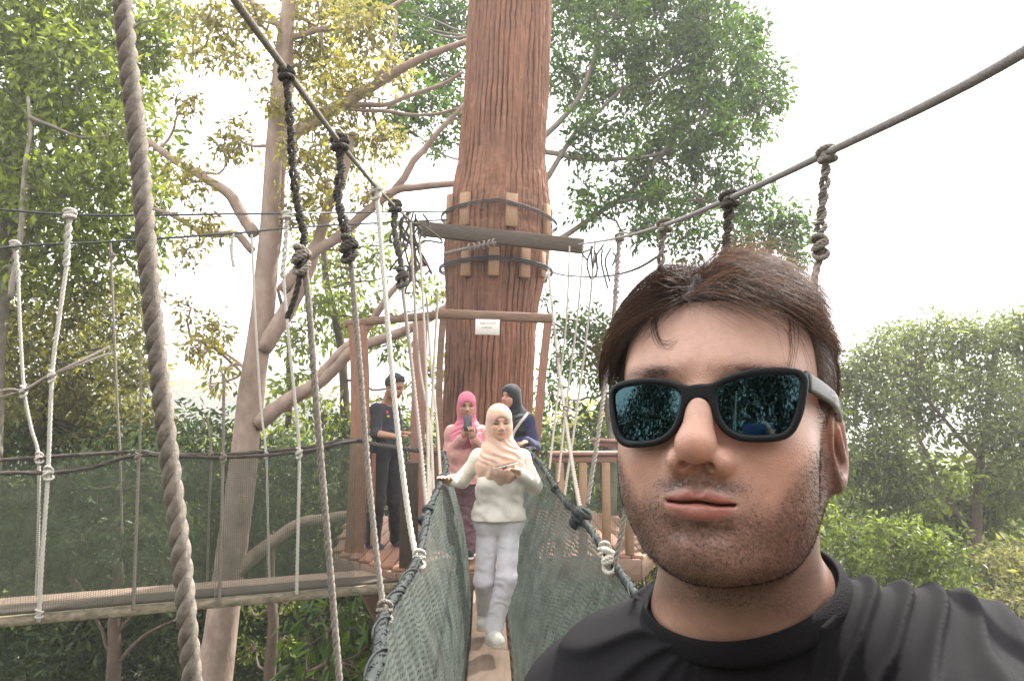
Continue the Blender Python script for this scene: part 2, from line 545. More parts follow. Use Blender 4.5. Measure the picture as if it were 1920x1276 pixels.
# ================================================================== the giant trunk and what is strapped to it
TY = 8.6
TR = [(-320, 972, .44), (0, 958, .485), (180, 949, .50), (300, 942, .515), (345, 940, .555), (400, 937, .605), (450, 934, .617), (500, 931, .60), (560, 926, .548),
      (620, 922, .52), (700, 918, .51), (850, 911, .52), (1000, 905, .56), (1200, 898, .66), (1700, 880, .85)]
_tz = np.array([P(c, y, TY)[2] for y, c, r in TR]); _tx = np.array([P(c, y, TY)[0] for y, c, r in TR]); _tr = np.array([r for y, c, r in TR])
_o = np.argsort(_tz); _tz, _tx, _tr = _tz[_o], _tx[_o], _tr[_o]
def trunk_at(z):
    return np.interp(z, _tz, _tx), np.interp(z, _tz, _tr)
def py_z(py, Y): return P(960, py, Y)[2]
def build_trunk():
    nu, nv = 620, 900
    z = np.linspace(_tz[0], _tz[-1], nv); a = np.linspace(0, 2 * np.pi, nu, endpoint=False)
    Z, A = np.meshgrid(z, a, indexing='ij')
    cx, r = trunk_at(Z)
    c3 = np.stack([np.cos(A) * .5, np.sin(A) * .5, Z], -1).reshape(-1, 3)
    wob = vnoise(c3, 1.1, 1).reshape(Z.shape)
    q = np.stack([np.cos(A + .06 * wob) * .5, np.sin(A + .06 * wob) * .5, Z * .045], -1).reshape(-1, 3)
    n1 = 1 - np.abs(vnoise(q, 26, 2)).reshape(Z.shape)
    gr = np.exp(-(np.sin(25 * A + 1.5 * vnoise(c3 * np.array([1, 1, .35]), 2.4, 14).reshape(Z.shape) + .5 * vnoise(c3, 9, 15).reshape(Z.shape)) / .30) ** 2)
    gr = gr * np.clip(.70 + .9 * vnoise(c3 * np.array([1, 1, .30]), 6, 16).reshape(Z.shape), .1, 1.2)
    q2 = q.copy(); q2[:, 2] = (Z * .16).ravel()
    n2 = 1 - np.abs(vnoise(q2, 48, 3)).reshape(Z.shape)
    n3 = vnoise(c3, 22, 4).reshape(Z.shape)
    zz = (py_z(440, TY) - Z)
    rough = np.exp(-(zz / .75) ** 2)
    flake = vnoise(c3 * np.array([1, 1, .35]), 13, 5).reshape(Z.shape)
    big = vnoise(c3 * np.array([1, 1, .3]), 2.2, 6).reshape(Z.shape)
    plate = np.round(3.2 * vnoise(c3 * np.array([1, 1, .16]), 8, 26).reshape(Z.shape)) / 3.2
    r = r - .026 * gr * (1 - .35 * rough) + .020 * (n1 ** 3 - .35) * (1 - .45 * rough) + .008 * (n2 ** 2 - .4) + .003 * n3 + .006 * plate + rough * (.022 * flake + .016 * np.abs(vnoise(c3 * np.array([1, 1, .45]), 30, 36).reshape(Z.shape))) + .015 * big
    V = np.stack([cx + r * np.cos(A), TY + r * np.sin(A), Z], -1).reshape(-1, 3)
    i = np.arange(nv - 1)[:, None]; j = np.arange(nu)[None]
    Q = np.stack([i * nu + j, i * nu + (j + 1) % nu, (i + 1) * nu + (j + 1) % nu, (i + 1) * nu + j], -1).reshape(-1, 4)
    # bark colour: warm red-brown with greyer, weathered patches lower down; fissures coloured darker so the ridges show
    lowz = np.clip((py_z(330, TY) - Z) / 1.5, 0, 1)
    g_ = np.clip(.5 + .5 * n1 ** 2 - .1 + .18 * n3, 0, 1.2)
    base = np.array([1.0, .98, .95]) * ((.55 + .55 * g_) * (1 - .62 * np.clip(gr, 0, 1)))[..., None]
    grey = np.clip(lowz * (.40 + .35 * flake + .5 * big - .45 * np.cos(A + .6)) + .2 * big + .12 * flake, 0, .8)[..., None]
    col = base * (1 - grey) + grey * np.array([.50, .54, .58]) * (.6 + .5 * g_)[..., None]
    streak = np.clip(vnoise(c3 * np.array([1, 1, .12]), 17, 8).reshape(Z.shape) - .55, 0, 1)[..., None] * 1.3
    col = col * (1 - streak * .5) + streak * .5 * np.array([1.5, 1.5, 1.6])
    m = mat('red_bark', (.235, .107, .061), .8, .25, 7, .45, 60, tint=True, stretch=(4, 4, .5))
    me = mk_mesh('trunk', V, Q, True, col.reshape(-1, 3))
    root = empty('giant_tree', (0, TY, _tz[0]))
    tag(root, 'giant red-brown tree trunk with ridged bark rising through the wooden platform', 'tree')
    link('trunk', me, m, root)
build_trunk()

def on_trunk(px, py, off=0.0):
    """point and outward angle on the front of the trunk under a photo pixel"""
    Y = TY - .5
    for _ in range(6):
        p = P(px, py, Y)
        cx, r = trunk_at(p[2]); r = r + off
        s_ = np.clip((p[0] - cx) / r, -.995, .995)
        Y = TY - r * math.sqrt(1 - s_ * s_)
    return P(px, py, Y), math.asin(s_)
k = 0
blocks = [(872, 392, .165, .44, 'upper'), (959, 394, .175, .44, 'upper'), (1025, 412, .15, .42, 'upper'), (843, 392, .12, .40, 'upper'),
          (874, 492, .15, .36, 'lower'), (926, 490, .16, .37, 'lower'), (984, 492, .16, .40, 'lower'), (1016, 496, .12, .34, 'lower')]
wordsU = ['left of the middle', 'right of the middle', 'at the right edge', 'at the left edge']
wordsL = ['at the left', 'in the middle', 'right of the middle', 'at the right edge']
for i, (px, py, wd, hg, row) in enumerate(blocks):
    p, a = on_trunk(px, py, .025)
    mb = MB(); box(mb, (0, 0, 0), (wd * .72, .06, hg * .84), None, .006)
    o = mb.build('wooden_block', M_tan_wood)
    o.location = tuple(p); o.rotation_euler = (0, R(2), a)
    tag(o, 'tan wooden block wedged under the %s strap %s of the giant trunk' % (row, (wordsU if row == 'upper' else wordsL)[i % 4]), 'wood block', 'blocks wedged under the trunk straps')
def band(pys, name, label, r, matr, off):
    """cable loop round the trunk: height follows three pixel rows at left, middle, right"""
    a = np.linspace(0, 2 * np.pi, 90)
    pts = []
    for t in a:
        s_ = math.sin(t)
        py = np.interp(s_, [-1, 0, 1], pys)
        z = py_z(py, TY - .5 * math.cos(t) * .0 - .3)
        cx, rr = trunk_at(z); rr += off
        pts.append((cx + rr * s_, TY - rr * math.cos(t), z))
    mb = MB()
    for k_ in range(3):
        rope(mb, np.array(pts) + np.array([0, 0, (k_ - 1) * r * 2.1]), r, r * 9, 3, 5, 160)
    o = mb.build(name, matr); tag(o, label, 'cable', 'straps round the giant trunk')
band((398, 392, 414), 'cable_strap', 'upper dark cable strap wound round the giant trunk above the grey plank', .0075, M_steel, .075)
band((498, 494, 503), 'cable_strap', 'lower dark cable strap wound round the giant trunk below the grey plank', .0085, M_steel, .070)
mb = MB(); beam(mb, P(784, 428, 7.86), P(1094, 462, 7.80), .07, .155)
o = mb.build('cross_plank', M_grey_wood); tag(o, 'weathered grey mossy plank lashed across the front of the giant trunk', 'plank')
mb = MB(); rope(mb, [P(832, 476, 7.82), P(868, 467, 7.78), P(930, 455, 7.74)], .018)
for k_ in range(6):
    c = P(880 + k_ * 9, 465 - k_ * 2, 7.74); t = np.linspace(0, 2 * np.pi, 14)
    tube(mb, c + np.stack([.010 * np.sin(t * 2 + k_), .04 * np.cos(t), .040 * np.sin(t)], 1), .009, 6)
o = mb.build('lashing_rope', M_rope_pale); tag(o, 'pale rope lashing coiled round the grey plank on the giant trunk', 'rope')

# ================================================================== platform
ZF = .20
root = empty('tree_platform', (-.2, 7.4, ZF))
tag(root, 'reddish wooden viewing platform built round the giant trunk, with railings and posts', 'platform')
outline = [(-.98, 6.52), (.12, 6.56), (.36, 7.05), (1.20, 7.12), (1.75, 8.6), (1.1, 10.1), (-.9, 10.3), (-2.0, 9.2), (-1.68, 7.22)]
def inside(x, y, poly):
    c = False
    for i in range(len(poly)):
        (x1, y1), (x2, y2) = poly[i], poly[(i + 1) % len(poly)]
        if (y1 > y) != (y2 > y) and x < (x2 - x1) * (y - y1) / (y2 - y1) + x1: c = not c
    return c
mb = MB()
x = -2.0
while x < 1.75:                                    # floor boards run away from the camera
    ys = [y for y in np.arange(6.4, 10.4, .02) if inside(x + .06, y, outline)]
    if ys:
        box(mb, (x + .06, (ys[0] + ys[-1]) / 2, ZF - .02 + rng.uniform(-.002, .002)), (.112, ys[-1] - ys[0], .04), None, .004)
    x += .12
mb.build('floor', M_red_wood, root)
mb = MB()
for i in range(len(outline)):
    a, b = np.array([*outline[i], ZF - .13]), np.array([*outline[(i + 1) % len(outline)], ZF - .13])
    beam(mb, a, b, .05, .20)
mb.build('fascia', M_brown_wood, root)
for (a, b) in (((-.95, 6.75, -.02), (-.55, 8.1, -1.5)), ((-1.45, 7.2, -.02), (-1.10, 7.7, -.95)), ((1.2, 7.4, -.02), (.5, 8.2, -1.5))):
    mb = MB(); beam(mb, a, b, .07, .12); mb.build('brace', M_brown_wood, root)
# posts
def plank_post(pts, wid, thick, m, name='post'):
    mb = MB(); p = smooth_path(pts, 10)
    V = []
    for q in p:
        for (sx, sy) in ((-1, -1), (1, -1), (1, 1), (-1, 1)):
            V.append(q + np.array([sx * wid / 2, sy * thick / 2, 0]))
    V = np.array(V); n = len(p)
    Q = [[i * 4 + j, i * 4 + (j + 1) % 4, (i + 1) * 4 + (j + 1) % 4, (i + 1) * 4 + j] for i in range(n - 1) for j in range(4)]
    Q += [[3, 2, 1, 0], [(n - 1) * 4 + k for k in range(4)]]
    mb.add(V, Q)
    return mb.build(name, m, root, False)
plank_post([P(670, 610, 7.35), P(675, 700, 7.35), P(674, 850, 7.32), P(664, 1036, 7.28)], .175, .05, M_red_wood)
plank_post([P(788, 598, 7.9), P(786, 720, 7.9), P(782, 850, 7.9), P(780, 985, 7.9)], .150, .05, M_pink_wood)
plank_post([P(831, 590, 7.2), P(824, 700, 7.2), P(824, 860, 7.2), P(824, 1028, 7.2)], .060, .06, M_brown_wood)
plank_post([P(1028, 600, 7.2), P(1017, 700, 7.2), P(1005, 840, 7.2), P(992, 1030, 7.2)], .080, .07, M_red_wood)
plank_post([(-.90, 6.60, 1.10), (-.90, 6.60, .12)], .15, .09, M_dark_wood)
mb = MB(); beam(mb, P(824, 588, 7.2), P(1036, 597, 7.2), .09, .085); mb.build('top_beam', M_brown_wood, root)
mb = MB(); beam(mb, P(648, 607, 7.45), P(823, 590, 7.24), .07, .075); mb.build('top_beam', M_brown_wood, root)
# railings
def railing(a, b, zt, n, mcap, mpost, w_=.06):
    a = np.array([*a, 0.]); b = np.array([*b, 0.])
    up = np.array([0, 0, 1.0])
    mb = MB(); beam(mb, a + up * zt, b + up * zt, .13, .035); beam(mb, a + up * (zt - .055), b + up * (zt - .055), .05, .06)
    mb.build('top_rail', mcap, root)
    for k_ in range(n):
        c = a + (b - a) * (k_ + .5) / n
        mb = MB(); beam(mb, c + up * (ZF + .003), c + up * (zt - .087), w_, w_, (0, 1, 0)); mb.build('post', mpost, root)
    net_sheet('mesh_infill', [a + up * (zt - .09), b + up * (zt - .09)], [a + up * (ZF + .02), b + up * (ZF + .02)], 20, 8, M_net_far, root)
railing((.34, 7.09), (1.22, 7.16), 1.15, 4, M_pink_wood, M_tan_wood, .075)
railing((1.22, 7.20), (1.72, 8.55), 1.15, 3, M_pink_wood, M_dark_wood)
railing((-.98, 7.95), (-.35, 8.05), 1.15, 2, M_tan_wood, M_dark_wood)
plank_post([P(701, 850, 7.2), P(698, 1022, 7.2)], .035, .035, M_red_wood)
plank_post([P(757, 852, 7.0), P(757, 1040, 7.0)], .03, .03, M_brown_wood)
railing((1.72, 8.62), (1.1, 10.0), 1.15, 3, M_pink_wood, M_dark_wood)
# white notice hanging from the top beam
sp_ = P(914, 613, 7.13)
root_s = empty('notice_sign', sp_)
tag(root_s, 'small white notice with two faded lines, fixed under the platform top beam', 'sign')
mb = MB(); box(mb, sp_, (.235, .012, .150), roty(R(1.5)), .003); mb.build('board', mat('notice_white', (.80, .76, .70), .6, .05, 30), root_s)
def text(s, c, size, m, parent, rz=0.0):
    cu = bpy.data.curves.new('lettering', 'FONT'); cu.body = s; cu.size = size; cu.align_x = 'CENTER'; cu.extrude = .0006
    o = bpy.data.objects.new('lettering', cu); COL.objects.link(o); cu.materials.append(m)
    dg = bpy.context.evaluated_depsgraph_get()
    me = bpy.data.meshes.new_from_object(o.evaluated_get(dg))
    bpy.data.objects.remove(o)
    V = np.array([v.co[:] for v in me.vertices]); V = np.stack([V[:, 0], -V[:, 2], V[:, 1]], 1) @ rotz(rz).T + c
    me.vertices.foreach_set('co', V.astype(np.float32).ravel()); me.update()
    me.materials.clear(); 
    return link('lettering', me, m, parent)
M_ink = mat('faded_ink', (.40, .33, .22), .7, .2, 50)
text('TREK KANOPI', sp_ + np.array([.005, -.0078, .030]), .026, M_ink, root_s)
text('6 ORANG', sp_ + np.array([-.005, -.0078, -.010]), .022, M_ink, root_s)

# ================================================================== our bridge
def plank(a, b, w_, label):
    mb = MB(); beam(mb, a, b, w_, .04)
    o = mb.build('walk_plank', M_plank); tag(o, label, 'plank', 'planks of the rope bridge')
plank((.010, .2, -.020), (-.150, 5.02, -.014), .262, 'long brown walk plank under the feet of the woman in white')
plank((-.150, 5.04, -.030), (-.205, 6.50, .02), .250, 'short brown walk plank that leads up to the platform step')
mb = MB(); box(mb, (-.22, 6.47, .105), (.42, .06, .20), None, .006)
LR = [(-.33, .35, .90), (-.35, 1.2, .885), P(700, 1262, 1.92), P(722, 1150, 2.5), P(783, 1046, 3.35), P(803, 958, 4.05), P(828, 898, 4.80), (-.50, 5.7, 1.16), (-.62, 6.55, 1.20)]
RRp = [(.50, .9, .90), (.49, 2.0, .875), P(1176, 1092, 2.95), P(1140, 1040, 3.3), P(1092, 972, 3.9), P(1052, 930, 4.35), P(1016, 872, 5.3), P(992, 845, 6.1), (.20, 6.6, 1.22)]
def edge(side, y0, y1, n=9):
    y = np.linspace(y0, y1, n); cx = .017 - .033 * y
    return np.stack([cx + side * .150, y, np.full(n, -.045)], 1)
net_sheet('safety_net', LR, edge(-1, .35, 6.5), 260, 30, M_net_near, None, .010, .05, 1)
tag(bpy.data.objects['safety_net'], 'grey green safety net on the side of the bridge where the woman rests her hand', 'net', 'nets of the rope bridge')
o = net_sheet('safety_net', RRp, edge(1, .9, 6.5), 260, 30, M_net_near, None, .016, -.03, 2)
tag(o, 'wavy grey green safety net stretched between the bridge plank and the man in sunglasses', 'net', 'nets of the rope bridge')
def coil_rope(pts, r, name, label, cat, grp, m, lumps=()):
    pts = np.asarray(pts, float)
    L = np.linalg.norm(np.diff(pts, axis=0), axis=1).sum()
    mb = MB(); n = int(L / .008)
    p = smooth_path(pts, n)
    g = np.random.default_rng(int(r * 1e5))
    t, u, v = path_frames(p)
    s_ = np.linspace(0, L, n)
    tube(mb, p, r * .80, 8)
    for k_ in range(2):
        a = s_ / .030 * 2 * np.pi + k_ * np.pi + .8 * np.sin(s_ * 23)
        rr = r * (.80 + .10 * np.sin(s_ * 61) + .06 * g.standard_normal(n))
        q = p + rr[:, None] * (np.cos(a)[:, None] * u + np.sin(a)[:, None] * v)
        tube(mb, q, r * .24, 5)
    # a second cord laced loosely along the top
    a = s_ / .35 * 2 * np.pi
    q = p + r * 1.02 * (np.cos(a)[:, None] * u + np.sin(a)[:, None] * v)
    tube(mb, q, r * .17, 5)
    for (c, rad) in lumps:
        for k_ in range(5):
            th = np.linspace(0, 2 * np.pi, 22)
            Rm = frame_from(g.standard_normal(3))
            lp = np.stack([rad * .45 * np.sin(2 * th) * .5, rad * np.cos(th), rad * np.sin(th)], 1) @ Rm.T + c
            tube(mb, lp, rad * .38, 7)
    o = mb.build(name, m); tag(o, label, cat, grp)
    return o
coil_rope(LR, .0215, 'handrail_rope', 'dark net-wrapped handrail rope under the hand of the woman in white', 'rope', 'handrail ropes of the rope bridge', M_wrap,
          [(P(803, 955, 4.05), .024), (P(795, 975, 3.95), .026)])
coil_rope(RRp, .0195, 'handrail_rope', 'dark net-wrapped handrail rope dropping towards the jaw of the man in sunglasses', 'rope', 'handrail ropes of the rope bridge', M_wrap,
          [(P(1090, 966, 3.88), .040), (P(1082, 978, 3.95), .032), (P(1040, 915, 4.5), .020)])
for sd, nm in ((-1, 'left'), (1, 'right')):
    mb = MB(); e = edge(sd, .4, 6.45); e[:, 2] += .02
    e = smooth_path(e, 160); e[:, 0] += .010 * np.sin(e[:, 1] * 31) * .5
    rope(mb, e, .014)
    o = mb.build('edge_rope', M_rope_dark)
    tag(o, 'dark rope along the plank edge %s' % ('below the resting hand of the woman in white' if sd < 0 else 'at the foot of the wavy net'), 'rope', 'edge ropes beside the bridge plank')

# suspension ropes
LC = [(-.50, -.6, 2.05), P(190, -400, .95), P(300, -220, 1.12), P(440, 0, 1.47), P(535, 130, 1.87), P(635, 265, 2.66), P(705, 350, 3.8), P(740, 386, 5.06), P(768, 412, 6.6), P(790, 428, 7.80)]
RC = [(.58, -.5, 2.15), (.60, .45, 2.03), P(1920, 97, .90), P(1550, 287, 1.46), P(1368, 372, 2.1), P(1245, 422, 3.0), P(1150, 448, 5.0), P(1085, 458, 7.75)]
mb = MB(); rope(mb, LC, .0088, .045, 4, 8)
o = mb.build('suspension_rope', M_rope_grey); tag(o, 'thick grey suspension rope slanting down to the trunk, holding the long dark braids', 'rope', 'suspension ropes of the rope bridge')
mb = MB(); rope(mb, RC, .0076, .032, 5, 8)
o = mb.build('suspension_rope', M_rope_steel); tag(o, 'thick grey suspension rope slanting up over the head of the man in sunglasses', 'rope', 'suspension ropes of the rope bridge')

def knot(mb, c, r, n=4, seed=0, flat=1.0):
    g = np.random.default_rng(seed)
    for k_ in range(n):
        th = np.linspace(0, 2 * np.pi, 20)
        ax = np.array([g.uniform(-.5, .5), g.uniform(-.5, .5), 1.0])
        Rm = frame_from(ax, (0.3, 1, 0))
        lp = np.stack([r * .5 * np.sin(th + k_), r * np.cos(th), r * np.sin(th)], 1) @ Rm.T + c + np.array([0, 0, (k_ - (n - 1) / 2) * r * .75 * flat])
        lp = lp + g.standard_normal(3) * r * .15
        rope(mb, lp, r * .40, r * 1.5, 3, 6, 54)
def hanger(pts, r, m, label, grp='hanger ropes of our bridge', braid=None, knots=(), cuff=None, cuffm=None, strands=3, name='hanger_rope'):
    """a vertical rope; braid = (points, radius, turns) is the part above that is wound on itself"""
    root_ = empty(name, pts[0])
    tag(root_, label, 'rope', grp)
    mb = MB(); rope(mb, pts, r, None, strands); mb.build('cord', m, root_)
    if braid:
        bp, br, bm = braid
        mb = MB(); L = np.linalg.norm(np.diff(np.asarray(bp), axis=0), axis=1).sum()
        nn_ = int(L / br * 7) + 12
        pth = smooth_path(bp, nn_); t_, u_, v_ = path_frames(pth); s_ = np.linspace(0, L, nn_)
        wob = 1 + .22 * np.sin(s_ / br * .9 + len(label)) + .12 * np.sin(s_ / br * 2.3)
        for k_ in range(2):
            a_ = s_ / (br * 4.4) * 2 * np.pi + k_ * np.pi + .5 * np.sin(s_ / br * .45)
            rope(mb, pth + (br * .46 * wob)[:, None] * (np.cos(a_)[:, None] * u_ + np.sin(a_)[:, None] * v_), br * .44, br * 2.0, 3, 6, nn_ * 2)
        knot(mb, np.asarray(bp[0], float), br * 1.15, 3, 1)
        mb.build('braid', bm, root_)
    for i, kk in enumerate(knots):
        c, kr = kk[0], kk[1]; km = kk[2] if len(kk) > 2 else m
        mb = MB(); knot(mb, c, kr * .86, 4, i + 3); mb.build('knot', km, root_)
    return root_
# the big one in front
fr = [P(205, -330, .90), P(228, -20, .88), P(240, 110, .88), P(262, 300, .88), P(278, 500, .88), P(298, 700, .89), P(320, 880, .90), P(342, 1060, .90), P(352, 1180, .90), P(372, 1400, .92)]
root_ = empty('hanger_rope', fr[0]); tag(root_, 'thick frayed pale hanger rope, by far the closest and widest of the hanging ropes', 'rope', 'hanger ropes of our bridge')
mb = MB(); rope(mb, fr, .0110, .070, 3, 12, 700)
p = smooth_path(fr, 700); g = np.random.default_rng(3)
for k_ in range(520):                                # loose fibres on it
    i = g.integers(5, 695); d = g.standard_normal(3); d[2] *= .4; d /= np.linalg.norm(d)
    a = p[i] + d * .0085; b = a + (d + g.standard_normal(3) * .5) * g.uniform(.002, .006)
    tube(mb, np.array([a, (a + b) / 2 + g.standard_normal(3) * .0008, b]), [.00022, .00018, .00008], 3, None, False)
mb.build('cord', M_rope_pale, root_)
# the other hangers
top = P(537, 140, 1.87)
bp = [top, P(545, 230, 1.87), P(550, 320, 1.87), P(562, 400, 1.87), P(570, 440, 1.87), P(566, 490, 1.87)]
h1 = hanger([P(568, 480, 1.87), P(578, 560, 1.87), P(592, 740, 1.87), P(610, 960, 1.87), P(626, 1150, 1.87), P(641, 1330, 1.86)], .0085, M_rope_grey,
       'grey hanger rope with a long dark braid and a big fist-like knot', braid=(bp, .0135, M_rope_dark), knots=[(P(566, 485, 1.87), .022)])
mb = MB(); rope(mb, [P(563, 490, 1.87), P(560, 530, 1.87), P(548, 572, 1.88), P(538, 596, 1.89)], .0075); mb.build('tail', M_rope_dark, h1)
bp = [P(637, 270, 2.66), P(640, 320, 2.66), P(634, 370, 2.66), P(648, 430, 2.66), P(656, 480, 2.66)]
hanger([P(656, 470, 2.66), P(664, 560, 2.66), P(676, 700, 2.64), P(690, 880, 2.6), P(705, 1030, 2.55), P(720, 1148, 2.5)], .0105, M_rope_grey,
       'grey hanger rope below a lumpy dark chain-like braid', braid=(bp, .0215, M_rope_dark), knots=[(P(655, 465, 2.66), .030, M_rope_dark), (P(720, 1145, 2.5), .022)])
hanger([P(705, 352, 3.8), P(714, 450, 3.75), P(728, 620, 3.65), P(745, 800, 3.55), P(765, 960, 3.45), P(780, 1044, 3.36)], .0130, M_rope_white,
       'whitish hanger rope tied to the handrail with a white loop', knots=[(P(705, 358, 3.8), .028), (P(785, 1046, 3.34), .024, M_rope_white)])
hanger([P(752, 520, 5.0), P(762, 600, 4.9), P(776, 720, 4.7), P(790, 850, 4.4), P(800, 955, 4.1)], .0125, M_rope_grey,
       'grey hanger rope below a tangled dark braid, next to the whitish one', braid=([P(741, 388, 5.05), P(740, 430, 5.05), P(750, 480, 5.0), P(755, 525, 5.0)], .030, M_rope_dark), knots=[(P(754, 520, 5.0), .040, M_rope_dark)])
hw = [([(786, 440, 7.0), (793, 560, 6.3), (800, 720, 5.5), (803, 850, 4.8), (804, 950, 4.15)], 'thin pale hanger rope, first of the bundle in front of the faded pink post'),
      ([(770, 418, 6.6), (776, 540, 6.2), (786, 680, 5.8), (806, 800, 5.2), (813, 930, 4.4)], 'thin pale hanger rope crossing the bundle beside the faded pink post'),
      ([(822, 545, 6.6), (816, 640, 6.2), (809, 800, 5.4), (806, 945, 4.2)], 'pale hanger rope slanting inwards beside the giant trunk'),
      ([(800, 560, 7.3), (808, 680, 6.6), (820, 800, 5.8), (826, 895, 4.9)], 'thin pale hanger rope ending at the hand of the woman in white')]
for pp, lb in hw:
    hanger([P(*q) for q in pp], .0115, M_rope_pale, lb)
# tangle of old cord between the main rope and the plank
root_ = empty('cord_tangle', P(770, 430, 6.8)); tag(root_, 'tangle of loose old cords hanging near the end of the grey plank', 'cords')
g = np.random.default_rng(11); mb = MB()
for k_ in range(16):
    a = P(g.uniform(745, 800), g.uniform(395, 440), 7.0); b = a + np.array([g.uniform(-.12, .2), g.uniform(-.1, .1), -g.uniform(.2, .7)])
    m_ = (a + b) / 2 + g.standard_normal(3) * .09
    tube(mb, smooth_path([a, a * .6 + m_ * .4 + g.standard_normal(3) * .06, m_, b * .6 + m_ * .4 + g.standard_normal(3) * .06, b], 24), .010, 5)
mb.build('strands', M_rope_dark, root_)
root_ = empty('cord_tangle', P(1120, 465, 6.0)); tag(root_, 'short frayed cord ends hanging from the suspension rope above the thin sagging cable', 'cords')
mb = MB()
for k_ in range(9):
    a = P(g.uniform(1080, 1165), g.uniform(458, 475), 6.0); b = a + np.array([g.uniform(-.05, .05), 0, -g.uniform(.08, .35)])
    tube(mb, smooth_path([a, (a + b) / 2 + g.standard_normal(3) * .03, b], 14), .008, 5)
mb.build('strands', M_rope_dark, root_)
# right-hand hangers
hanger([P(1541, 470, 1.46), P(1528, 520, 1.46), P(1522, 600, 1.46), P(1500, 900, 1.46), P(1470, 1330, 1.48)], .0075, M_rope_grey, 'grey hanger rope below a long twisted coil, out in the open sky behind the hair',
       braid=([P(1550, 292, 1.46), P(1547, 340, 1.46), P(1541, 400, 1.46), P(1538, 470, 1.46)], .0125, M_rope_grey), knots=[(P(1538, 462, 1.46), .015)])
hanger([P(1360, 480, 2.1), P(1350, 560, 2.1), P(1300, 900, 2.2), P(1230, 1150, 2.4)], .0090, M_rope_grey, 'dark coiled hanger rope directly above the parting of the hair',
       braid=([P(1367, 376, 2.1), P(1366, 420, 2.1), P(1361, 470, 2.1), P(1357, 520, 2.1)], .0175, M_rope_dark))
hanger([P(1238, 500, 3.0), P(1222, 620, 3.0), P(1196, 800, 3.0), P(1172, 960, 3.0), P(1153, 1058, 3.0)], .0110, M_rope_pale, 'pale hanger rope that comes out below the jaw of the man in sunglasses',
       braid=([P(1246, 424, 3.0), P(1241, 460, 3.0), P(1239, 505, 3.0)], .020, M_rope_pale), knots=[(P(1143, 1048, 3.15), .030, M_rope_white), (P(1132, 1030, 3.3), .022, M_rope_white)])
hanger([P(1154, 560, 4.6), P(1142, 660, 4.4), P(1124, 800, 4.1), P(1101, 945, 3.9)], .0120, M_rope_pale, 'pale hanger rope running down in front of the tan railing posts',
       braid=([P(1162, 446, 4.9), P(1158, 500, 4.8), P(1154, 570, 4.6)], .021, M_rope_grey))
hanger([P(1028, 505, 7.6), P(1038, 600, 6.6), P(1052, 720, 5.6), P(1070, 850, 4.6), P(1088, 955, 3.95)], .0125, M_rope_pale, 'pale rope slanting outwards from the trunk across the other hangers', knots=[(P(1046, 668, 6.0), .02), (P(1060, 770, 5.2), .02)])
for pp, lb in (([(1068, 462, 7.2), (1062, 600, 6.6), (1046, 740, 6.0), (1030, 880, 5.2)], 'thin pale hanger rope, first from the gate post towards the man in sunglasses'),
               ([(1094, 460, 6.8), (1084, 580, 6.2), (1064, 740, 5.6), (1046, 905, 4.8)], 'thin pale hanger rope, second from the gate post towards the man in sunglasses'),
               ([(1116, 456, 6.2), (1102, 610, 5.6), (1080, 780, 5.0), (1058, 930, 4.4)], 'thin pale hanger rope, third from the gate post towards the man in sunglasses')):
    hanger([P(*q) for q in pp], .0085, M_rope_pale, lb)
mb = MB(); tube(mb, smooth_path([P(1020, 505, 7.95), P(1060, 516, 7.2), P(1130, 518, 6.0), P(1190, 505, 5.0), P(1250, 470, 4.2)], 60), .008, 6)
o = mb.build('thin_cable', M_steel); tag(o, 'thin sagging cable from the giant trunk into the sky behind the hair', 'cable')

# ================================================================== the second walkway, off to the left
WA = np.array([-1.02, 6.46]); WBx = np.array([-3.75, 5.42])
wd = (WBx - WA) / np.linalg.norm(WBx - WA); wn = np.array([wd[1], -wd[0]])
if wn[1] < 0: wn = -wn
def on_wall(px, py, off=0.0):
    """sight line meets the upright plane through the near edge of the second walkway, moved back by off"""
    q = P(px, py, 1.0) - np.array([0, 0, CAMZ])
    A = WA + wn * off
    t = (A @ wn) / (q[:2] @ wn)
    return q * t + np.array([0, 0, CAMZ])
def deck_line(off, z, a=-.25, b=6.0):
    A = WA + wn * off + wd * a; B = WA + wn * off + wd * b
    return np.array([*A, z]), np.array([*B, z])
dz_near = on_wall(370, 1122)[2]
root_ = empty('rope_walkway', (WA[0], WA[1], dz_near)); tag(root_, 'second narrow plank walkway crossing low behind the thick rope to the platform', 'walkway')
for j, off in enumerate((.13, .385)):
    mb = MB()
    for i in range(4):
        a, b = deck_line(off, dz_near + .002 * (i % 2), -.1 + i * 1.5, 1.395 + i * 1.5)
        beam(mb, a, b, .235, .03)
    mb.build('deck_board', M_plank if j else M_grey_wood, root_)
mb = MB(); a, b = deck_line(-.012, dz_near - .04, -.1, 6.0); beam(mb, a, b, .03, .075); mb.build('edge_board', M_pale_wood, root_)
nr = [on_wall(*q) for q in ((-420, 940), (-150, 905), (0, 887), (90, 886), (170, 876), (262, 853), (420, 857), (560, 847), (640, 830), (668, 826))]
fr_ = [on_wall(*q, .50) for q in ((-420, 900), (-150, 875), (0, 862), (72, 857), (180, 850), (262, 846), (300, 850), (420, 851), (560, 840), (640, 826), (690, 824))]
a, b = deck_line(-.03, dz_near - .01, -.1, 6.0)
def foot(pts, off, z):
    o_ = []
    for q in pts:
        s_ = (q[:2] - WA) @ wd
        o_.append(np.array([*(WA + wd * s_ + wn * off), z]))
    return o_
o = net_sheet('mesh_screen', nr, foot(nr, -.035, dz_near - .01), 120, 14, M_net_far, None, .006, 0, 4)
tag(o, 'dark green mesh screen along the side of the second walkway that faces us', 'net', 'mesh screens of the second walkway')
o = net_sheet('mesh_screen', fr_, foot(fr_, .515, dz_near - .01), 120, 14, M_net_far, None, .006, 0, 5)
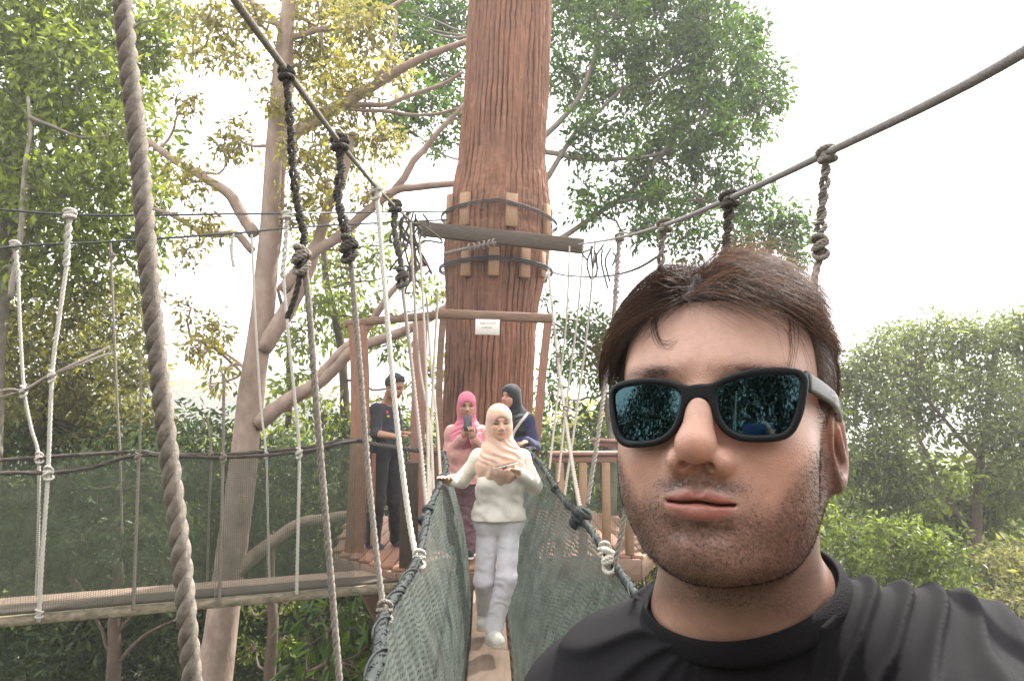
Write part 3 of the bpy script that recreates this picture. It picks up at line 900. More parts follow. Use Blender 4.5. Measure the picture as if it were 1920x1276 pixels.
tag(o, 'dark green mesh screen along the far side of the second walkway', 'net', 'mesh screens of the second walkway')
for pts, lb in ((nr, 'dark handrail rope on the near mesh screen of the second walkway'), (fr_, 'dark handrail rope on the far mesh screen of the second walkway')):
    coil_rope(pts, .017 if pts is nr else .0165, 'handrail_rope', lb, 'rope', 'handrail ropes of the second walkway', M_rope_dark)
mb = MB(); rope(mb, [on_wall(560, 850), P(620, 838, 6.9), P(665, 826, 7.1), P(700, 832, 7.05), P(770, 842, 6.75), P(835, 850, 6.5)], .022)
o = mb.build('handrail_rope', M_rope_dark); tag(o, 'dark knotted rope slung past the waist of the man in black', 'rope')
CA = [on_wall(-200, 372, .3), on_wall(130, 402, .3), on_wall(440, 401, .3), P(620, 399, 7.6), P(848, 396, 8.1)]
CB = [on_wall(-200, 492, .3), on_wall(28, 462, .3), on_wall(210, 453, .3), on_wall(440, 437, .3), P(590, 424, 7.2), P(838, 412, 8.05)]
for pts, lb in ((CA, 'thin dark cable over the second walkway, upper of two'), (CB, 'thin dark cable over the second walkway, lower of two')):
    mb = MB(); tube(mb, smooth_path(pts, 80), .010, 6)
    o = mb.build('thin_cable', M_steel); tag(o, lb, 'cable', 'cables of the second walkway')
G2 = 'hanger ropes of the second walkway'
def wh(pp, off, r, m, lb, kn=(), cuff=None):
    pts = [on_wall(x, y, off) for x, y in pp]
    ks = [(on_wall(x, y, off), kr) for x, y, kr in kn]
    br = None
    if cuff: br = ([on_wall(x, y, off) for x, y in cuff], r * 1.9, m)
    hanger(pts, r, m, lb, G2, br, ks)
wh([(129, 470), (112, 590), (98, 700), (90, 885), (80, 1030), (72, 1165)], -.04, .015, M_rope_white, 'whitish hanger rope, the straighter of the two knotted ones near the left edge', [(98, 704, .028), (90, 886, .030), (74, 1150, .024)], [(131, 402), (128, 440), (124, 500)])
wh([(34, 520), (38, 620), (45, 730), (58, 800), (72, 857), (72, 980), (68, 1135)], .5, .013, M_rope_white, 'whitish hanger rope with a bend, nearest to the left edge', [(45, 733, .028), (73, 857, .026)], [(28, 460), (32, 500), (34, 530)])
wh([(260, 855), (256, 980), (250, 1142)], -.04, .0125, M_rope_pale, 'short pale hanger rope just left of the thick frayed rope', [(259, 856, .022)])
wh([(262, 660), (264, 760), (262, 850)], .1, .008, M_rope_pale, 'thin faint cord above the short pale hanger, left of the thick rope')
wh([(420, 700), (419, 780), (418, 857), (415, 1000), (411, 1132)], -.04, .0125, M_rope_pale, 'pale hanger rope in front of the foot of the pale-barked tree', [(419, 857, .024)])
wh([(388, 780), (396, 851), (392, 960), (388, 1104)], .5, .010, M_rope_pale, 'thin pale cord behind the mesh left of the pale-barked tree', [(396, 851, .02)])
wh([(530, 500), (540, 620), (552, 740), (561, 846), (559, 980), (556, 1114)], -.04, .0135, M_rope_white, 'whitish hanger rope between the pale-barked tree and the big-knotted rope', [(561, 848, .026)], [(538, 404), (536, 450), (530, 520)])
wh([(472, 440), (478, 580), (489, 760), (499, 851), (502, 960), (505, 1085)], .5, .0105, M_rope_white, 'thin whitish hanger rope in front of the pale-barked trunk', [(499, 851, .02)])
wh([(207, 455), (213, 600), (221, 780), (225, 850), (229, 1000)], .5, .010, M_rope_grey, 'grey hanger cord in front of the dense trees left of the thick rope', [(212, 480, .02)])
wh([(437, 437), (434, 470), (438, 500)], .3, .014, M_rope_white, 'short white rope end knotted to the lower cable')
for x_, y_, lb in ((-.50, -.35, 'left and nearer'), (.56, -.30, 'right and nearer'), (-.52, -1.3, 'left and farther'), (.58, -1.2, 'right and farther')):
    root_ = empty('hanger_rope', (x_, y_, 2.1)); tag(root_, 'pale hanger rope behind the camera, %s streak in the mirrored lenses' % lb, 'rope', 'hanger ropes behind the camera')
    mb = MB(); rope(mb, [(x_, y_, 2.12), (x_, y_, 1.5), (x_ * .9, y_, .9)], .0125); mb.build('cord', M_rope_white, root_)
mb = MB()
for dz in (0, .05):
    rope(mb, [on_wall(-150, 800, .5) + [0, 0, dz], on_wall(0, 745, .5) + [0, 0, dz], on_wall(45, 731, .5), on_wall(98, 702, -.04), on_wall(205, 662, .2) + [0, 0, dz]], .011)
o = mb.build('stay_rope', M_rope_pale); tag(o, 'doubled pale stay rope tied across the two knotted hangers', 'rope')
# ================================================================== ground and far hills
def build_ground():
    xs = np.concatenate([-np.geomspace(520, 30, 40), np.linspace(-28, 28, 90), np.geomspace(30, 520, 40)])
    ys = np.concatenate([np.linspace(-60, 40, 120), np.geomspace(42, 620, 60)])
    X, Y = np.meshgrid(xs, ys, indexing='ij')
    pts = np.stack([X.ravel(), Y.ravel(), 0 * X.ravel()], 1)
    z = -5.5 + 2.2 / (1 + np.exp((X + 2) / 2.0)) * np.clip((Y - 6) / 8, 0, 1) - 4.5 / (1 + np.exp(-(X - 6) / 3))
    z = z + .45 * vnoise(pts, .22, 1).reshape(X.shape) + .15 * vnoise(pts, .9, 2).reshape(X.shape)
    far = np.clip((np.hypot(X, Y) - 60) / 90, 0, 1)
    z = z - far * 10
    z = z + far * 22 * np.exp(-(((X + 75) / 60) ** 2 + ((Y - 190) / 50) ** 2))
    z = z + far * 12 * np.exp(-(((X - 160) / 120) ** 2 + ((Y - 330) / 80) ** 2))
    ny = len(ys)
    i = np.arange(len(xs) - 1)[:, None]; j = np.arange(ny - 1)[None]
    Q = np.stack([i * ny + j, (i + 1) * ny + j, (i + 1) * ny + j + 1, i * ny + j + 1], -1).reshape(-1, 4)
    o = link('ground', mk_mesh('ground', np.stack([X, Y, z], -1).reshape(-1, 3), Q),
             mat('forest_floor', (.030, .042, .016), .9, .4, .8, .6, 6, col2=(.060, .050, .030)))
    tag(o, kind='structure')
    return xs, ys, z
build_ground()

# ================================================================== trees
def leaf_mat(name, col, trans=.45, rough=.45, var=.25):
    return mat(name, col, rough, var, 1.2, 0, tint=True, trans=trans, spec=.4)
L_yellow = leaf_mat("leaf_yellow_green", (0.297, 0.270, 0.077), 0.58)
L_mid = leaf_mat("leaf_mid_green", (.195, .240, .044), .55)
L_dark = leaf_mat("leaf_dark_green", (.084, .148, .026), .5)
L_deep = leaf_mat("leaf_deep_green", (.068, .100, .034), .46)  # darker, duller green for the undergrowth and the forked tree
L_olive = leaf_mat("leaf_olive", (0.218, 0.218, 0.083), 0.55)
B_pale = mat('bark_pale', (.42, .318, .25), .9, .35, 6, .9, 30, stretch=(1, 1, .6), col2=(.25, .172, .135))
B_grey = mat('bark_grey', (.22, .19, .15), .9, .3, 6, .5, 40)
B_brown = mat('bark_brown', (.12, .085, .062), .9, .3, 6, .5, 40)

def leaves(mb, C, Rr, n, size, g, tint0=(1, 1, 1), droop=.5, aspect=.42, cl=.26, shell=.35, per=13, fresh=.12):
    """n leaves in twig clusters through a ball at C (radius Rr)"""
    nc = max(2, int(n / per))
    d = g.standard_normal((nc, 3)); d /= np.linalg.norm(d, axis=1)[:, None]
    rad = Rr * g.uniform(shell ** 3, 1, nc) ** (1 / 3.)
    cc = np.asarray(C) + d * rad[:, None] * np.array([1, 1, .92])
    ct = g.uniform(.55, 1.35, (nc, 1)) * np.where(g.random((nc, 1)) < fresh, np.array([[1.7, 1.65, .9]]), np.array([[1, 1, 1]]))
    k = np.repeat(np.arange(nc), per)
    N = len(k)
    off = g.standard_normal((N, 3)); off /= np.linalg.norm(off, axis=1)[:, None]
    off *= (cl * size / .12) * g.uniform(.15, 1, (N, 1)) ** .6
    b = cc[k] + off
    ax = off / (np.linalg.norm(off, axis=1)[:, None] + 1e-9) + g.standard_normal((N, 3)) * .5 + np.array([0, 0, -droop])
    ax /= np.linalg.norm(ax, axis=1)[:, None]
    nr = g.standard_normal((N, 3)) + np.array([0, 0, .8])
    sd = np.cross(ax, nr); sd /= np.linalg.norm(sd, axis=1)[:, None] + 1e-9
    nn = np.cross(sd, ax)
    L = size * g.uniform(.5, 1.5, (N, 1)); wv = L * aspect * .5
    fold = wv * .35
    m_ = b + ax * L * .45
    V = np.stack([b, m_ + sd * wv + nn * fold, b + ax * L, m_ - sd * wv + nn * fold], 1).reshape(-1, 3)
    Q = np.arange(N * 4).reshape(-1, 4)
    t = ct[k] * g.uniform(.8, 1.2, (N, 1)) * np.array(tint0)
    mb.add(V, Q, None, np.repeat(t, 4, axis=0))
    return cc

def limb(mb, pts, r0, r1, n=26, seed=0, wob=.06):
    g = np.random.default_rng(seed)
    p = smooth_path(pts, n)
    L = np.linalg.norm(p[-1] - p[0])
    s_ = np.linspace(0, 1, n)
    nz_ = np.stack([np.interp(s_, np.linspace(0, 1, 7), g.standard_normal(7) * wob * min(1, L / 3)) for _ in range(3)], 1)
    nz_ *= np.minimum(1, s_ * 5)[:, None]
    tube(mb, p + nz_ * .5, np.interp(s_, [0, 1], [r0, r1]), 10, None, True, .04, seed)
    return p

def tree(name, label, trunks, blobs, Y, lm, bm, size, cover=2.6, seed=0, twig=True, tint0=(1, 1, 1), group=None, cat='tree', **kw):
    """trunks: list of (list of (px, py[, Y]), width px at start, at end); blobs: list of (px, py, radius px[, Y])"""
    g = np.random.default_rng(seed)
    tb = MB(); samples = []
    for i, (pts, w0, w1) in enumerate(trunks):
        q = [P(t_[0], t_[1], t_[2] if len(t_) > 2 else Y) for t_ in pts]
        samples.append(limb(tb, q, w0 * .5 * Y / F, w1 * .5 * Y / F, 30, seed * 31 + i))
    S = np.concatenate(samples) if samples else None
    cb = MB()
    root_ = empty(name, S[0] if S is not None else P(blobs[0][0], blobs[0][1], Y))
    tag(root_, label, cat, group)
    for i, bl in enumerate(blobs):
        y_ = bl[3] if len(bl) > 3 else Y + g.uniform(-1, 1) * .08 * Y
        c = P(bl[0], bl[1], y_); r = bl[2] * y_ / F
        n = int(cover * math.pi * r * r / (size * size * .21))
        cc = leaves(cb, c, r, n, size, g, tint0, **kw)
        if twig and S is not None:
            a = S[np.argmin(((S - c) ** 2).sum(1) + .4 * np.maximum(0, S[:, 2] - c[2]) ** 2)]
            m_ = (a + c) / 2 + np.array([0, 0, -.12 * np.linalg.norm(c - a)]) + g.standard_normal(3) * .1
            limb(tb, [a, m_, c], .022 + .012 * r, .010, 16, seed * 17 + i + 500, .1)
            for k_ in range(min(9, len(cc))):
                e = cc[g.integers(len(cc))]
                limb(tb, [c, (c + e) / 2 + g.standard_normal(3) * .06, e], .011, .004, 7, seed + k_, .05)
    if tb.n: tb.build('trunk', bm, root_)
    cb.build('crown', lm, root_, False)
    return root_

# --- tall leafy tree at the left
tree('leafy_tree', 'tall dense green tree filling the top left corner behind the thick rope',
     [([(-40, 1050), (-20, 700), (10, 400), (40, 150), (80, -60)], 60, 24), ([(-10, 600), (60, 430), (150, 330), (200, 240)], 22, 9),
      ([(0, 40), (100, 130), (105, 170)], 12, 6), ([(10, 420), (80, 250), (120, 120), (180, 20)], 14, 6), ([(20, 560, 9.6), (45, 330, 9.6), (58, 180, 9.6)], 10, 5)],
     [(40, 30, 120), (150, 20, 105), (250, 30, 85), (300, 90, 48), (30, 150, 120), (150, 140, 100), (240, 140, 80), (60, 270, 110), (170, 260, 90), (255, 250, 66),
      (20, 380, 100), (120, 370, 90), (215, 350, 75), (290, 330, 40), (60, 480, 90), (170, 470, 80), (255, 440, 60), (300, 400, 38), (330, 20, 40), (-60, 250, 120), (-60, 60, 130), (-70, 450, 110)],
     11.0, L_mid, B_grey, .135, 2.7, 1, fresh=.3)
tree('leafy_tree', 'bright yellow-green leafy tree behind the two knotted ropes at the left edge',
     [([(60, 1080), (70, 850), (110, 650)], 30, 14)],
     [(40, 580, 85), (140, 560, 70), (210, 610, 60), (250, 540, 42), (60, 690, 95), (170, 700, 80), (240, 690, 55), (40, 800, 90), (140, 800, 85), (230, 790, 70), (290, 800, 40), (-60, 640, 110), (-60, 780, 110), (270, 620, 30)],
     12.5, L_olive, B_brown, .120, 3.2, 2, fresh=.35)
# --- pale-barked tree
tree('pale_barked_tree', 'pale-barked forked tree with thin yellow-green leaves, standing behind the second walkway',
     [([(392, 1420), (402, 1270), (425, 1120), (446, 920), (462, 760), (486, 600), (502, 430), (515, 270), (528, 150), (545, 20), (560, -120)], 64, 24),
      ([(500, 560, 9.9), (524, 420, 9.9), (538, 250, 9.9), (545, 80, 9.9), (548, -80, 9.9)], 16, 10),
      ([(478, 440), (430, 372), (380, 330), (330, 303), (270, 262)], 24, 11),
      ([(474, 470), (440, 441), (395, 440), (335, 412), (280, 385)], 15, 7),
      ([(512, 275), (575, 235), (640, 200), (720, 150), (800, 108), (890, 75)], 27, 11),
      ([(650, 195), (720, 195), (790, 172), (870, 135)], 11, 6), ([(600, 210), (700, 205), (780, 215), (860, 205)], 9, 5),
      ([(492, 655), (545, 565), (597, 440), (632, 355), (655, 250)], 34, 12),
      ([(482, 795), (545, 745), (600, 712), (672, 655), (772, 610), (840, 570)], 32, 14),
      ([(590, 715), (640, 655), (690, 610), (752, 530), (800, 490)], 20, 9),
      ([(528, 545), (600, 470), (680, 408), (735, 362), (795, 350), (865, 338)], 24, 12), ([(735, 362), (800, 275), (868, 198)], 15, 9),
      ([(440, 1075), (500, 1018), (560, 978), (640, 962), (720, 965)], 28, 14),
      ([(540, 80), (515, 40), (470, 0), (430, -60)], 14, 8), ([(545, 70), (590, 60), (680, 40), (770, -5)], 13, 8), ([(700, 160), (730, 100), (745, 20)], 9, 5),
      ([(470, 700), (420, 660), (380, 640)], 7, 3)],
     [(395, 40, 55), (440, 100, 45), (370, 100, 30), (600, 30, 70), (560, 120, 50), (620, 110, 60), (690, 60, 60), (660, 170, 60), (600, 210, 45), (570, 290, 45), (660, 270, 55), (720, 260, 40),
      (445, 262, 34), (425, 285, 22), (400, 620, 34), (375, 655, 30), (415, 690, 22), (395, 720, 16), (355, 575, 18), (560, 390, 40), (610, 350, 40), (690, 370, 30), (480, 30, 40), (520, 190, 26),
      (640, 440, 30), (740, 130, 40), (345, 190, 26), (350, 330, 40), (380, 420, 36), (345, 470, 26)],
     9.8, L_yellow, B_pale, .095, 2.5, 3, fresh=.3, cl=.24)
# --- dark crown behind the giant trunk
tree('dark_crowned_tree', 'broad dark green tree whose crown spreads on both sides behind the giant trunk',
     [([(960, 900), (950, 500), (955, 200), (960, 0)], 50, 30), ([(960, 330), (1030, 250), (1090, 180), (1120, 90), (1125, 20)], 14, 6), ([(955, 420), (1040, 300), (1100, 225), (1165, 165)], 14, 6),
      ([(960, 280), (1035, 284), (1120, 302), (1220, 292), (1260, 280)], 12, 6), ([(960, 520), (1060, 440), (1150, 380), (1230, 300), (1275, 240)], 13, 6), ([(1150, 380), (1250, 370), (1350, 380)], 9, 5)],
     [(1070, 50, 70), (1150, 30, 80), (1240, 30, 85), (1330, 40, 70), (1385, 70, 55), (1430, 140, 48), (1440, 190, 42), (1350, 130, 80), (1260, 130, 85), (1160, 130, 70), (1080, 160, 60),
      (1390, 230, 55), (1310, 220, 75), (1210, 230, 75), (1110, 260, 55), (1250, 310, 60), (1330, 300, 55), (1180, 340, 50), (1110, 380, 45), (1230, 390, 55), (1310, 390, 50), (1380, 340, 42),
      (1420, 390, 50), (1480, 420, 44), (1450, 460, 48), (1380, 450, 40), (1290, 450, 38), (1500, 480, 30), (1200, 430, 30), (1330, -30, 70), (1200, -40, 80), (1080, -40, 70),
      (860, 40, 55), (800, 30, 55), (730, 10, 50), (830, 120, 50), (770, 90, 45), (860, 200, 40), (790, 190, 45), (740, 230, 35), (830, 265, 30), (700, 0, 45), (640, -20, 50)],
     13.0, L_dark, B_grey, .110, 3.3, 4, fresh=.25, cl=.20, shell=.62, per=20)
# --- behind the platform
tree('leafy_tree', 'light green loose tree between the pale-barked trunk and the reddish platform post',
     [([(640, 1150), (650, 850), (630, 600), (600, 420)], 26, 10), ([(540, 800), (545, 650), (520, 540)], 12, 6)],
     [(590, 470, 50), (640, 520, 45), (590, 560, 45), (700, 590, 45), (640, 610, 50), (560, 640, 40), (600, 780, 50), (730, 770, 40), (800, 700, 36), (820, 560, 32), (570, 860, 50), (660, 830, 45),
      (740, 640, 36), (545, 720, 40), (530, 820, 40), (800, 800, 40), (700, 480, 34), (770, 520, 28), (760, 440, 28), (720, 860, 50)],
     15.0, L_mid, B_brown, .15, 2.3, 5, fresh=.3)
tree('leafy_tree', 'dark green tree between the right gate post and the face of the man in sunglasses',
     [([(1150, 1000), (1140, 800), (1120, 640)], 20, 8), ([(1150, 690), (1090, 640), (1030, 600)], 9, 4), ([(1190, 630), (1120, 615), (1050, 595)], 9, 4)],
     [(1060, 615, 34), (1110, 620, 44), (1170, 610, 42), (1060, 680, 40), (1120, 690, 44), (1180, 680, 44), (1035, 740, 26), (1230, 640, 50), (1020, 560, 16)],
     12.5, L_dark, B_grey, .105, 2.5, 6, fresh=.12)
tree('leafy_tree', 'pale sunlit green tree seen low over the tan railing behind the platform',
     [([(1090, 1000), (1085, 860), (1100, 770)], 14, 6)],
     [(1050, 790, 44), (1110, 780, 40), (1150, 800, 40), (1080, 840, 44), (1160, 840, 44), (1010, 800, 30), (1040, 870, 44), (1120, 900, 50), (1180, 740, 30)],
     21.0, L_olive, B_grey, .19, 2.2, 7, fresh=.4, tint0=(1.2, 1.25, 1.0))  # raised tint puts the sunlight into this crown's leaf colour
# --- right-hand trees
tree('spreading_tree', 'wide hazy tree with a slim trunk and sky gaps, right of the man in sunglasses',
     [([(1850, 1330), (1836, 1100), (1830, 980), (1838, 860), (1855, 740), (1870, 640)], 26, 9), ([(1834, 1030), (1780, 940), (1740, 860), (1700, 760)], 11, 5), ([(1836, 900), (1890, 830), (1920, 760)], 10, 5),
      ([(1832, 1100), (1870, 1060), (1915, 1040)], 10, 5), ([(1838, 860), (1780, 800), (1700, 700)], 9, 4)],
     [(1640, 670, 44), (1690, 645, 48), (1760, 630, 50), (1830, 640, 50), (1900, 625, 52), (1950, 640, 60), (1615, 730, 52), (1690, 720, 60), (1770, 715, 55), (1850, 720, 55), (1920, 720, 60), (1590, 700, 30),
      (1650, 800, 55), (1720, 790, 45), (1850, 800, 50), (1910, 810, 55), (1600, 870, 50), (1660, 880, 55), (1710, 930, 50), (1880, 890, 55), (1930, 900, 60), (1790, 950, 48), (1850, 960, 50), (1640, 950, 50), (1560, 780, 40), (1550, 860, 50), (1980, 800, 70)],
     16.0, L_olive, B_brown, .115, 3.5, 8, fresh=.15, tint0=(.80, .95, .85))
tree('leafy_bush', 'mid-green bush low behind the right shoulder seam of the black T-shirt',
     [([(1640, 1300), (1650, 1150), (1680, 1050)], 14, 6)],
     [(1600, 1010, 50), (1680, 1020, 55), (1620, 1090, 55), (1700, 1090, 55), (1760, 1040, 50), (1580, 1150, 60), (1680, 1170, 60), (1780, 1130, 60)],
     11.0, L_mid, B_brown, .085, 3.0, 9, fresh=.2, cat='bush', tint0=(.62, .66, .66))
tree('leafy_bush', 'dull green bush behind the raised arm at the right edge',
     [([(1900, 1330), (1890, 1150)], 14, 6)],
     [(1850, 1080, 60), (1920, 1060, 60), (1900, 1150, 70), (1980, 1100, 80), (1820, 1200, 60)],
     12.5, L_olive, B_brown, .12, 2.6, 10, fresh=.2, cat='bush')
tree('leafy_bush', 'bright young leaves beside the platform corner next to the jaw of the man in sunglasses',
     [([(1215, 1200), (1205, 1080)], 8, 4)],
     [(1200, 1030, 26), (1225, 1070, 30), (1190, 1090, 28), (1240, 1000, 26), (1180, 1120, 30)],
     9.0, L_mid, B_brown, .10, 2.0, 11, fresh=.6, cat='bush')
# --- the wood behind and below the second walkway
g = np.random.default_rng(21)
tree('dark_tree', 'thin dark forked tree below the second walkway, left of the thick rope',
     [([(210, 1420), (212, 1280), (218, 1150), (215, 1000), (230, 900)], 30, 14), ([(214, 1230), (180, 1160), (150, 1100)], 8, 4), ([(216, 1190), (260, 1140), (300, 1080)], 9, 4), ([(212, 1250), (270, 1190), (330, 1160)], 8, 4)],
     [(120, 900, 60), (200, 930, 60), (280, 930, 55), (150, 1000, 60), (240, 1010, 60), (320, 1000, 50), (60, 960, 70), (100, 1060, 60), (300, 1080, 50)],
     11.0, L_deep, B_brown, .10, 1.5, 22, fresh=.12)
def mass(name, label, spec, lm, size, cover, seed, kind='stuff', **kw):
    g = np.random.default_rng(seed); mb = MB()
    for (px, py, rp, y_) in spec:
        r = rp * y_ / F
        leaves(mb, P(px, py, y_), r, int(cover * math.pi * r * r / (size * size * .21)), size, g, **kw)
    o = mb.build(name, lm, None, False)
    if kind == 'stuff': tag(o, label, None, None, 'stuff')
    return o
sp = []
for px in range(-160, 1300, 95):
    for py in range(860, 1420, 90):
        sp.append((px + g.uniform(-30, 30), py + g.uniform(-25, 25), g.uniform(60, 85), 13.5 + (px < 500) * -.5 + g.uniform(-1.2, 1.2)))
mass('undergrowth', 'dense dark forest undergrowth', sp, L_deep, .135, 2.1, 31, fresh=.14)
sp = [(px + g.uniform(-25, 25), py + g.uniform(-15, 15), g.uniform(50, 75), 18 + g.uniform(-2, 2)) for px in range(-150, 2100, 70) for py in (900, 970, 1050, 1130, 1220, 1320)]
sp += [(px, py, 45, 22) for px, py in ((330, 850), (400, 850), (470, 860), (350, 880), (420, 900), (500, 880), (560, 880))]
mass('forest', 'green forest behind the walkways', sp, L_mid, .22, 1.9, 32, fresh=.2)
# far wooded hillside
g2 = np.random.default_rng(5); mb = MB()
for k_ in range(420):
    a = g2.uniform(-.75, .75); d_ = g2.uniform(70, 190)
    x_, y_ = d_ * math.tan(a), d_
    z_ = -16 + 22 * math.exp(-(((x_ + 75) / 60) ** 2 + ((y_ - 190) / 50) ** 2)) + 3
    leaves(mb, (x_, y_, z_), g2.uniform(3.5, 6), 260, .9, g2, per=8)
o = mb.build('far_forest', L_mid, None, False); tag(o, 'far wooded hillside fading in haze', None, None, 'stuff')
# broad-leaved plant and brown trunk below the platform
tree('broad_leaved_plant', 'plant with large drooping green leaves below the platform edge',
     [([(600, 1400), (612, 1260), (620, 1180)], 10, 5), ([(690, 1400), (690, 1250), (700, 1150)], 8, 4)],
     [(600, 1150, 40), (640, 1180, 45), (580, 1210, 40), (640, 1240, 50), (570, 1270, 40), (700, 1140, 40), (710, 1200, 40), (690, 1270, 40), (620, 1300, 50)],
     8.4, L_dark, B_brown, .21, 1.5, 41, fresh=.2, cat='plant', aspect=.36, droop=1.1, per=7)
tree('brown_trunk_tree', 'slim brown trunk under the second walkway with yellow-green sprigs beside it',
     [([(500, 1420), (503, 1280), (508, 1180), (500, 1100), (505, 1000)], 26, 14)],
     [(470, 1130, 26), (530, 1130, 24), (480, 1220, 28), (530, 1200, 20)],
     10.5, L_mid, B_brown, .08, 1.2, 42, fresh=.5)
# unseen trees added behind the camera to block sky and darken the mirrored lenses
g3 = np.random.default_rng(9); L_back = leaf_mat('leaf_behind', (.018, .028, .010), .3)  # leaf colour darkened so the lens reflection stays dark
for k_, (x_, y_, z_, r_) in enumerate(((-7, -8, 1, 3.6), (-2, -10, 2, 4.0), (4, -9, 1, 4.0), (9, -7, 2, 3.6), (-11, -4, 2, 3.6), (0, -11, 7, 3.6), (-7, -11, 6.5, 3.6), (7, -11, 6.5, 3.6), (-3, -7, -3, 3.4), (3, -7, -3.4, 3.4), (13, -3, 1, 3.4), (-12, 1, 0, 3.8), (-13, -6, 7, 3.6), (-9, -2, -3, 3.4))):
    mb = MB(); leaves(mb, (x_, y_, z_), r_, int(3.2 * 3.14 * r_ * r_ / (.3 * .3 * .21)), .30, g3, per=9)
    root_ = empty('leafy_tree', (x_, y_, -6)); tag(root_, 'unseen dark tree added behind the camera to darken the mirrored sunglasses', 'tree', 'added trees behind the photographer')
    mb.build('crown', L_back, root_, False)
    tb = MB(); limb(tb, [(x_, y_, -6.5), (x_ + .2, y_, -2), (x_, y_, z_)], .22, .08); tb.build('trunk', B_brown, root_)

# ================================================================== the hazy air
mb = MB(); box(mb, (0, 280, 4.0), (1100, 720, 46), None, .01)
hz = mb.build('haze', None, None, False); tag(hz, None, None, None, 'stuff')
hm_ = bpy.data.materials.new('haze_air'); hm_.use_nodes = True
for n in list(hm_.node_tree.nodes):
    if n.type == 'BSDF_PRINCIPLED': hm_.node_tree.nodes.remove(n)
pv_ = hm_.node_tree.nodes.new('ShaderNodeVolumePrincipled')
pv_.inputs['Color'].default_value = (.97, .97, .97, 1)
pv_.inputs['Density'].default_value = .0024
pv_.inputs['Anisotropy'].default_value = .35
hm_.node_tree.links.new(pv_.outputs[0], hm_.node_tree.nodes['Material Output'].inputs['Volume'])
hz.data.materials.append(hm_)
# ================================================================== the man taking the picture
MAN_POS = np.array([0.1723, 0.5970, CAMZ - 0.0052])
MAN_ROT = rotz(R(-26.7)) @ rotx(R(-5.94)) @ roty(R(0.5))
def head_w(q):                                     # head-local -> world
    return np.asarray(q) @ MAN_ROT.T + MAN_POS
def head_l(p):
    return (p - MAN_POS.astype(p.dtype)) @ MAN_ROT.astype(p.dtype)
def W(x, y, z):                                    # camera-relative -> world
    return np.array([x, y, CAMZ + z])

def f_skull(p):
    d = ell(p, (0, .012, .026), (.0775, .098, .086))
    d = smin(d, ell(p, (0, -.030, .030), (.066, .055, .062)), .03)
    return d

def f_face(p):
    """head without neck, in head space: x to the man's left, -y out of the face, z up"""
    ax = np.abs(p[:, 0]); q = p.copy(); q[:, 0] = ax
    d = f_skull(p)
    d = smin(d, ell(p, (0, -.026, -.040), (.062, .062, .080)), .035)
    d = smin(d, rc(q, (.055, .012, -.046), (.037, -.020, -.079), .019, .020), .03)      # jaw angle
    d = smin(d, rc(q, (.036, -.022, -.083), (.009, -.066, -.098), .020, .020), .03)     # jaw line
    d = smin(d, ell(p, (0, -.071, -.099), (.024, .020, .018)), .018)                    # chin
    d = smin(d, ell(q, (.038, -.056, -.038), (.030, .030, .030)), .025)                 # cheeks
    d = smin(d, ell(q, (.036, -.050, -.068), (.027, .030, .026)), .022)
    d = smin(d, ell(p, (0, -.026, -.100), (.044, .046, .020)), .03)                     # under chin
    d = smin(d, rc(q, (.010, -.083, .022), (.046, -.068, .022), .013, .012), .018)      # brow
    d = smax(d, -ell(q, (.033, -.096, -.004), (.021, .016, .013)), .014)                # eye sockets
    d = smin(d, ell(q, (.033, -.066, -.003), (.017, .017, .013)), .008)                 # eyelids
    d = smin(d, ell(p, (0, -.066, -.070), (.034, .031, .026)), .02)                     # muzzle
    # nose
    n = rc(p, (0, -.086, .014), (0, -.1075, -.030), .0085, .0108)
    n = smin(n, ell(p, (0, -.1090, -.0325), (.0130, .0125, .0118)), .008)
    n = smin(n, ell(q, (.0136, -.0955, -.0422), (.0092, .0135, .0098)), .005)
    d = smin(d, n, .0085)
    # lips
    up = rc(q, (.005, -.0968, -.0645), (.0215, -.0895, -.0694), .0066, .0028)
    lo = rc(q, (.000, -.0952, -.0778), (.0185, -.0895, -.0730), .0080, .0034)
    d = smin(d, up, .005)
    d = smin(d, lo, .005)
    cz = -.0700 - 1.5 * q[:, 0] ** 2 + .0005 * np.cos(q[:, 0] * 260)
    cr = np.sqrt(((p[:, 2] - cz) / 1.0) ** 2 + np.maximum(q[:, 0] - .0225, 0) ** 2 + np.maximum(p[:, 1] + .088, 0) ** 2) - .0009
    d = smax(d, -cr, .0030)
    d = smax(d, -(rc(q, (.0, -.1030, -.0905), (.016, -.0975, -.0890), .0055, .003)), .012)   # under lower lip
    d = smax(d, -rc(p, (0, -.1030, -.0535), (0, -.1020, -.0610), .0022, .0026), .005)          # philtrum
    d = smax(d, -rc(q, (.0090, -.1085, -.0540), (.0078, -.1025, -.0405), .0046, .0036), .0012)    # nostrils
    return d

